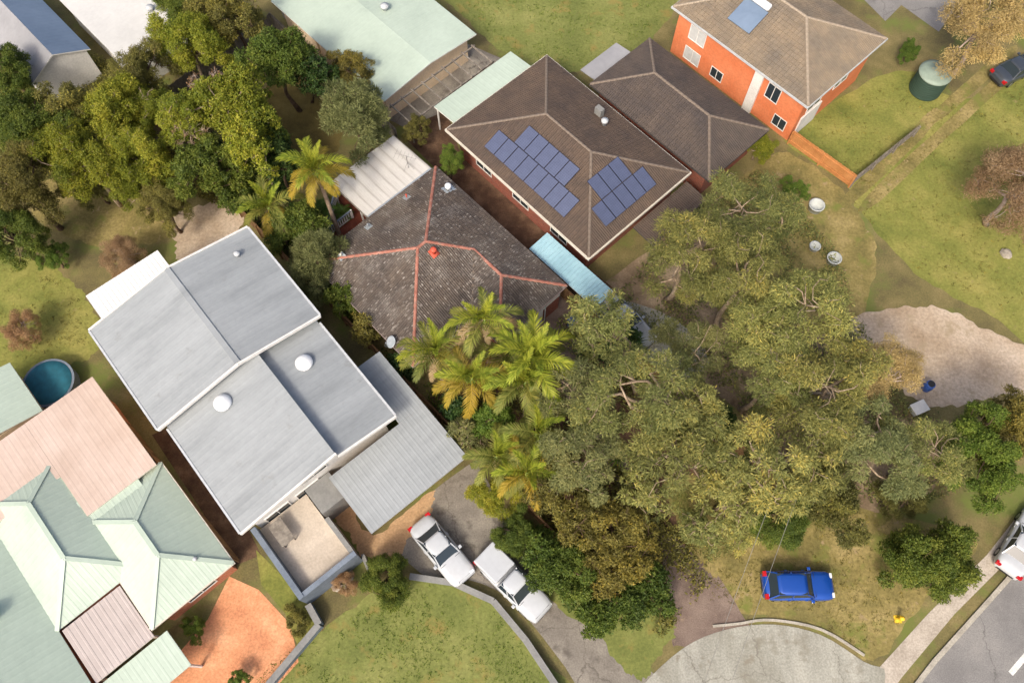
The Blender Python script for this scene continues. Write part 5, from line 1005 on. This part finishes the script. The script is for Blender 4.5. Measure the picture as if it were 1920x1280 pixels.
fern('fern growing between the two deck railings', 643, 398, 1.0, .3, 3)
# strappy dark plants below the gums
blade = MB()
rb = np.random.default_rng(5)
for i in range(46):
    a = i * 2.39996; e = D(78 - 62 * (i / 46)); d = Vector((math.cos(a) * math.cos(e), math.sin(a) * math.cos(e), math.sin(e))); s_ = Vector((-math.sin(a), math.cos(a), 0)); L_ = .95 * rb.uniform(.8, 1.1)
    q0 = Vector((0, 0, 0)); q1 = d * L_ * .55; q2 = d * L_ - Vector((0, 0, .18 * L_)); b_ = len(blade.v); blade.cur = float(rb.uniform(0, 1))
    blade.v += [tuple(q0 - s_ * .02), tuple(q0 + s_ * .02), tuple(q1 + s_ * .035), tuple(q1 - s_ * .035), tuple(q2)]; blade.face((b_, b_ + 1, b_ + 2, b_ + 3)); blade.face((b_ + 3, b_ + 2, b_ + 4))
BL = blade.mesh('leaves', 'blade_dark', False, True)
for i, (x, y, z, k, lab) in enumerate(((1100, 655, 1.6, 1.25, 'strappy dark plant under the open gum tree beside the drive'), (1140, 810, 1.8, 1.2, 'strappy dark plant in the gap left of the gum limb'), (1105, 800, 1.8, 1.1, 'strappy dark plant between grey gum and palm clump'),
    (1160, 855, 1.4, 1.1, 'strappy dark plant below the grey-green gum near the drive'), (1075, 690, 1.5, 1.0, 'strappy dark plant at the edge of the dark drive'), (1190, 640, 1.6, 1.2, 'strappy dark plant by the fence beside the concrete'), (1120, 905, 1.3, 1.0, 'strappy dark plant among the olive shrubs'))):
    c = P(x, y, z); r = empty('strap_leaf_plant', (c.x, c.y, 0), i * 1.3, lab, 'plant', 'strap leaved plants in the front yard'); link('leaves', BL, r, (0, 0, z * .75), scale=(k, k, k)); v = MB(); v.tube([(0, 0, -.03), (.03, 0, z * .4), (0, 0, z * .78)], [.07, .06, .05], 7); v.build('stem', 'bark_brown', r, True)

# ------------------------------------------------------------------ cars
def car(label, loc, rz, paint, kind='hatch', group='parked cars', k=1.0):
    r = empty('parked_car' if kind != 'ute' else 'parked_ute', loc, rz, label, 'car', group); r.scale = (k, k, k)
    L, Wd = (4.3, 1.78) if kind == 'hatch' else ((4.7, 1.82) if kind == 'sedan' else (5.2, 1.86)); h = L / 2; W = Wd / 2
    if kind == 'hatch': top = [(-1, .62), (-.985, .80), (-.93, .93), (-.80, .98), (-.3, .97), (.2, .97), (.36, .97), (.60, .93), (.80, .86), (.93, .76), (.985, .66), (1, .52)]; cab = (-.90, .40, -.66, .12, 1.46)
    elif kind == 'sedan': top = [(-1, .60), (-.985, .78), (-.93, .94), (-.75, .99), (-.55, .98), (.2, .96), (.34, .96), (.60, .91), (.80, .84), (.93, .75), (.985, .64), (1, .52)]; cab = (-.68, .36, -.38, .06, 1.42)
    else: top = [(-1, .62), (-.99, 1.0), (-.96, 1.08), (-.6, 1.08), (-.3, 1.07), (.2, 1.08), (.36, 1.08), (.60, 1.07), (.80, 1.02), (.93, .92), (.985, .74), (1, .56)]; cab = (-.20, .46, -.14, .22, 1.78)
    mb = MB(); ns = 0
    for x, zt in top:
        e = abs(x); w = W * (1 - .20 * max(0, (e - .78) / .22) ** 2 - .03 * e); zb = .22 + .10 * max(0, (e - .85) / .15)
        half = [(0, zt + .035), (w * .55, zt + .025), (w * .86, zt - .02), (w * .97, zt - .14), (w, (zt + zb) * .55), (w * .97, zb + .12), (w * .86, zb)]
        ring = [(x * h, y, z) for y, z in half] + [(x * h, -y, z) for y, z in half[::-1][:-1]]; ns = len(ring); mb.v += ring
    for i in range(len(top) - 1):
        for q in range(ns): a = i * ns + q; b = i * ns + (q + 1) % ns; mb.face((a, a + ns, b + ns, b))
    mb.face(range(ns)); mb.face([(len(top) - 1) * ns + q for q in range(ns)][::-1]); mb.build('body', paint, r, True)
    x0, x1, x2, x3, zr = cab[0] * h, cab[1] * h, cab[2] * h, cab[3] * h, cab[4]; zb = .90 if kind != 'ute' else 1.02; wb, wt = W * .90, W * .70
    gl = MB(); gl.v += [(x0, -wb, zb), (x1, -wb * .93, zb), (x1, wb * .93, zb), (x0, wb, zb), (x2, -wt, zr - .03), (x3, -wt, zr - .03), (x3, wt, zr - .03), (x2, wt, zr - .03)]
    for q in ((0, 1, 5, 4), (1, 2, 6, 5), (2, 3, 7, 6), (3, 0, 4, 7), (4, 5, 6, 7), (3, 2, 1, 0)): gl.face(q)
    gl.build('glasshouse', 'glass_dark', r)
    rp = MB(); N = 7
    for i in range(N + 1):
        x = x2 - .04 + (x3 - x2 + .10) * i / N
        for j in range(N + 1): y = (-1 + 2 * j / N) * (wt + .03); e1 = (2 * i / N - 1) ** 2; e2 = (2 * j / N - 1) ** 2; rp.v.append((x, y, zr + .035 - .05 * e1 - .06 * e2 ** 1.5))
    for i in range(N):
        for j in range(N): a = i * (N + 1) + j; rp.face((a, a + N + 1, a + N + 2, a + 1))
    ro = rp.build('roof_panel', paint, r, True); so = ro.modifiers.new('thick', 'SOLIDIFY'); so.thickness = .04
    for s in (-1, 1):
        for (xa, ya, za, xb, yb, zb_) in ((x1, wb * .93, zb, x3, wt, zr - .02), (x0, wb, zb, x2, wt, zr - .02), ((x0 + x1) / 2, wb * .97, zb, (x2 + x3) / 2, wt + .01, zr - .02)): pm = MB(); pm.bar((xa, s * ya, za), (xb, s * yb, zb_), .07, .06); pm.build('pillar', paint, r)
        mm = MB(); mm.box(x1 - .32, x1 - .12, s * (W - .02) - .02, s * (W + .14) + .02, .95, 1.08) if s > 0 else mm.box(x1 - .32, x1 - .12, s * (W + .14) - .02, s * (W - .02) + .02, .95, 1.08); bevel(mm.build('mirror', paint, r), .03)
        hl = MB(); hl.box(h * .90, h * .965, min(s * W * .48, s * W * .80), max(s * W * .48, s * W * .80), .66, .80); hl.build('headlight', 'lamp_clear', r)
        tl = MB(); tl.box(-h * .995, -h * .90, min(s * W * .58, s * W * .92), max(s * W * .58, s * W * .92), .72, .985 if kind == 'hatch' else .92); tl.build('tail_light', 'tail_red', r)
        for x in (.62 * h, -.60 * h):
            wv_ = MB(); rr = .33 if kind != 'ute' else .38; wv_.tube([(0, -.105, 0), (0, -.09, 0), (0, .09, 0), (0, .105, 0)], [rr - .03, rr, rr, rr - .03], 22); wo = wv_.build('wheel', 'rubber', r, loc=(x, s * (W - .12), rr))
            rv = MB(); rv.tube([(0, s * .09, 0), (0, s * .112, 0)], [rr * .66, rr * .6], 14); rv.build('rim', 'rim', wo)
    bp = MB(); bp.box(-h * 1.005, -h * .965, -W * .62, W * .62, .34, .52); bp.box(h * .965, h * 1.005, -W * .6, W * .6, .30, .46); bp.build('bumper', 'plastic_black', r)
    for a_, b_ in (((x1 + .03, -W * .80), (x1 + .03, W * .80)), ((h * .93, -W * .62), (h * .93, W * .62))):
        zz = max(z for x, z in top if abs(x * h - a_[0]) < .6) if False else np.interp(a_[0] / h, [x for x, z in top], [z for x, z in top]); sm2 = MB(); sm2.box(a_[0] - .012, a_[0] + .012, a_[1], b_[1], zz + .006, zz + .028); sm2.build('bonnet_gap', 'plastic_black', r)
    for s in (-1, 1):
        for xx in ((x0 + x1) / 2 + .1, x1 - .25): dg = MB(); dg.box(xx - .01, xx + .01, min(s * (W * .965), s * (W * 1.0)), max(s * (W * .965), s * (W * 1.0)), .38, .84); dg.build('door_gap', 'plastic_black', r)
        for xx in ((x0 + x1) / 2 - .15, (x0 + x1) / 2 + .9): dg = MB(); dg.box(xx - .10, xx + .08, min(s * (W * .98), s * (W * 1.02)), max(s * (W * .98), s * (W * 1.02)), .74, .78); dg.build('door_handle', paint, r)
    if kind == 'ute':
        cp = MB(); cp.prism([(-h * .97, -W * .9), (-h * .97, W * .9), (-h * .24, W * .9), (-h * .24, -W * .9)], 1.06, [1.66, 1.66, 1.72, 1.72]); bevel(cp.build('canopy', paint, r), .09, 3)
    return r
car('blue hatchback parked on the grass verge by the street', P(1497, 1097, .7) * Vector((1, 1, 0)).length if False else Vector((P(1497, 1097, .7).x, P(1497, 1097, .7).y, 0)), 0.0, 'car_blue', 'hatch')
def cl(px, py): q = P(px, py, .8); return Vector((q.x, q.y, 0))
car('white sedan parked on the driveway below the blue-grey carport roof', cl(828, 1030), math.radians(-49), 'car_white', 'sedan')
car('white ute with canopy parked beside the curved retaining wall', cl(962, 1092), math.radians(-44), 'car_white', 'ute')
car('white car driving on the road at the right edge', cl(1922, 1015), math.radians(50), 'car_white', 'sedan')
car('silver car half hidden under gum trees on the pale concrete', cl(1175, 600), math.radians(-50), 'car_silver', 'sedan')
car('dark grey car at the top right edge below the dry tree', cl(1912, 125), math.radians(28), 'car_dark', 'sedan')

# ------------------------------------------------------------------ street and yard things
hy = empty('marker_post', P(1683, 1160), 0, 'yellow marker post on the verge beside the footpath', 'post'); v = MB(); v.lathe([(.16, 0), (.16, .06), (.11, .08), (.11, .55), (.15, .58), (.15, .68), (.07, .76), (.02, .78)], (0, 0, 0), 14); v.build('post', 'hydrant_yellow', hy, True)
v = MB(); v.box(-.22, .22, -.22, .22, 0, .04); v.build('cover_plate', 'hydrant_yellow', hy)
br = empty('barrel', P(1735, 728), 0, 'blue plastic barrel at the lower edge of the sandy patch', 'barrel'); v = MB(); v.lathe([(.27, 0), (.30, .05), (.30, .28), (.32, .32), (.32, .56), (.30, .60), (.30, .82), (.25, .88)], (0, 0, 0), 20); v.build('drum', 'barrel_blue', br, True); v = MB(); v.lathe([(.24, .88), (.24, .9), (.05, .905)], (0, 0, 0), 16); v.build('lid', 'plastic_black', br)
tb = empty('storage_tub', P(1718, 768), .4, 'pale blue-white tub below the blue barrel', 'tub'); v = MB(); v.prism([(-.5, -.36), (.5, -.36), (.5, .36), (-.5, .36)], 0, .5); bevel(v.build('tub', 'pale_plastic', tb), .06, 2); v = MB(); v.box(-.54, .54, -.4, .4, .5, .56); bevel(v.build('lid', 'trim_white', tb), .02)
for x, y, lab, s in ((1527, 392, 'white fibreglass tub on the bare yard below the orange fence', 1.0), (1525, 466, 'small white tub left of the pair on the bare yard', .7), (1560, 490, 'pale tub on the bare yard above the sandy patch', .9)):
    tb = empty('storage_tub', P(x, y), .5, lab, 'tub'); v = MB(); v.lathe([(.45 * s, 0), (.5 * s, .06), (.55 * s, .55 * s), (.6 * s, .56 * s), (.6 * s, .6 * s), (.5 * s, .6 * s), (.44 * s, .12)], (0, 0, 0), 20); v.build('tub', 'pale_plastic', tb, True)
wb = empty('wheelie_bin', P(1072, 611), LOT_A, 'blue wheelie bin standing on the dark drive under the open gum', 'bin'); v = MB(); v.prism([(-.24, -.26), (.24, -.26), (.24, .26), (-.24, .26)], .06, 1.0); bevel(v.build('bin', 'bin_blue', wb), .03); v = MB(); v.box(-.28, .32, -.29, .29, 1.0, 1.06); bevel(v.build('lid', 'bin_blue', wb), .02)
for s in (-1, 1): v = MB(); v.tube([(-.22, s * .2 - .03, .1), (-.22, s * .2 + .03, .1)], .1, 12); v.build('wheel', 'rubber', wb)
rk = random.Random(8)
for i, (x, y, s, lab) in enumerate(((650, 1078, .5, 'pale boulder in the bed below the terrace'), (632, 1098, .36, 'smaller boulder beside the terrace bed'), (1885, 478, .45, 'pale boulder on the lawn near the right edge'), (245, 500, .6, 'grey boulder in the bed behind the white awning'))):
    v = MB(); v.lathe([(.5, 0), (.95, .2), (1.0, .45), (.7, .75), (.25, .9)], (0, 0, 0), 9); v.v = [(a * s * rk.uniform(.8, 1.15), b * s * rk.uniform(.75, 1.15), c_ * s * rk.uniform(.85, 1.1)) for a, b, c_ in v.v]; q = v.build('boulder', 'rock', None, False, loc=P(x, y, -.05)); tag(q, lab, 'boulder')
# power lines over the front boundary
pole = empty('power_pole', P(1478, 800), 0, 'timber power pole hidden among the gums at the right lot corner', 'pole'); v = MB(); v.tube([(0, 0, -.1), (0, 0, 3.6), (0, 0, 7.0)], [.14, .12, .10], 10); v.build('pole', 'bark_pale', pole, True); v = MB(); v.box(-.9, .9, -.05, .05, 6.55, 6.67); v.build('crossarm', 'timber_grey', pole)
pole2 = empty('power_pole', P(1245, 1420), 0, 'timber power pole standing below the bottom edge beside the turning apron', 'pole'); v = MB(); v.tube([(0, 0, -.1), (0, 0, 3.6), (0, 0, 7.0)], [.14, .12, .10], 10); v.build('pole', 'bark_pale', pole2, True); v = MB(); v.box(-.9, .9, -.05, .05, 6.55, 6.67); v.build('crossarm', 'timber_grey', pole2)
for i, dx in enumerate((-.7, .7)):
    a = Vector((pole.location.x + dx, pole.location.y, 6.7)); b = Vector((pole2.location.x - .7 + 1.4 * i, pole2.location.y, 6.7)); n_ = 14; v = MB(); v.tube([a.lerp(b, t / n_) - Vector((0, 0, .5 * math.sin(math.pi * t / n_))) for t in range(n_ + 1)], .013, 5, False)
    q = v.build('power_line', 'wire'); tag(q, ('left' if i == 0 else 'right') + ' of two thin wires crossing the right lot corner', 'power line')
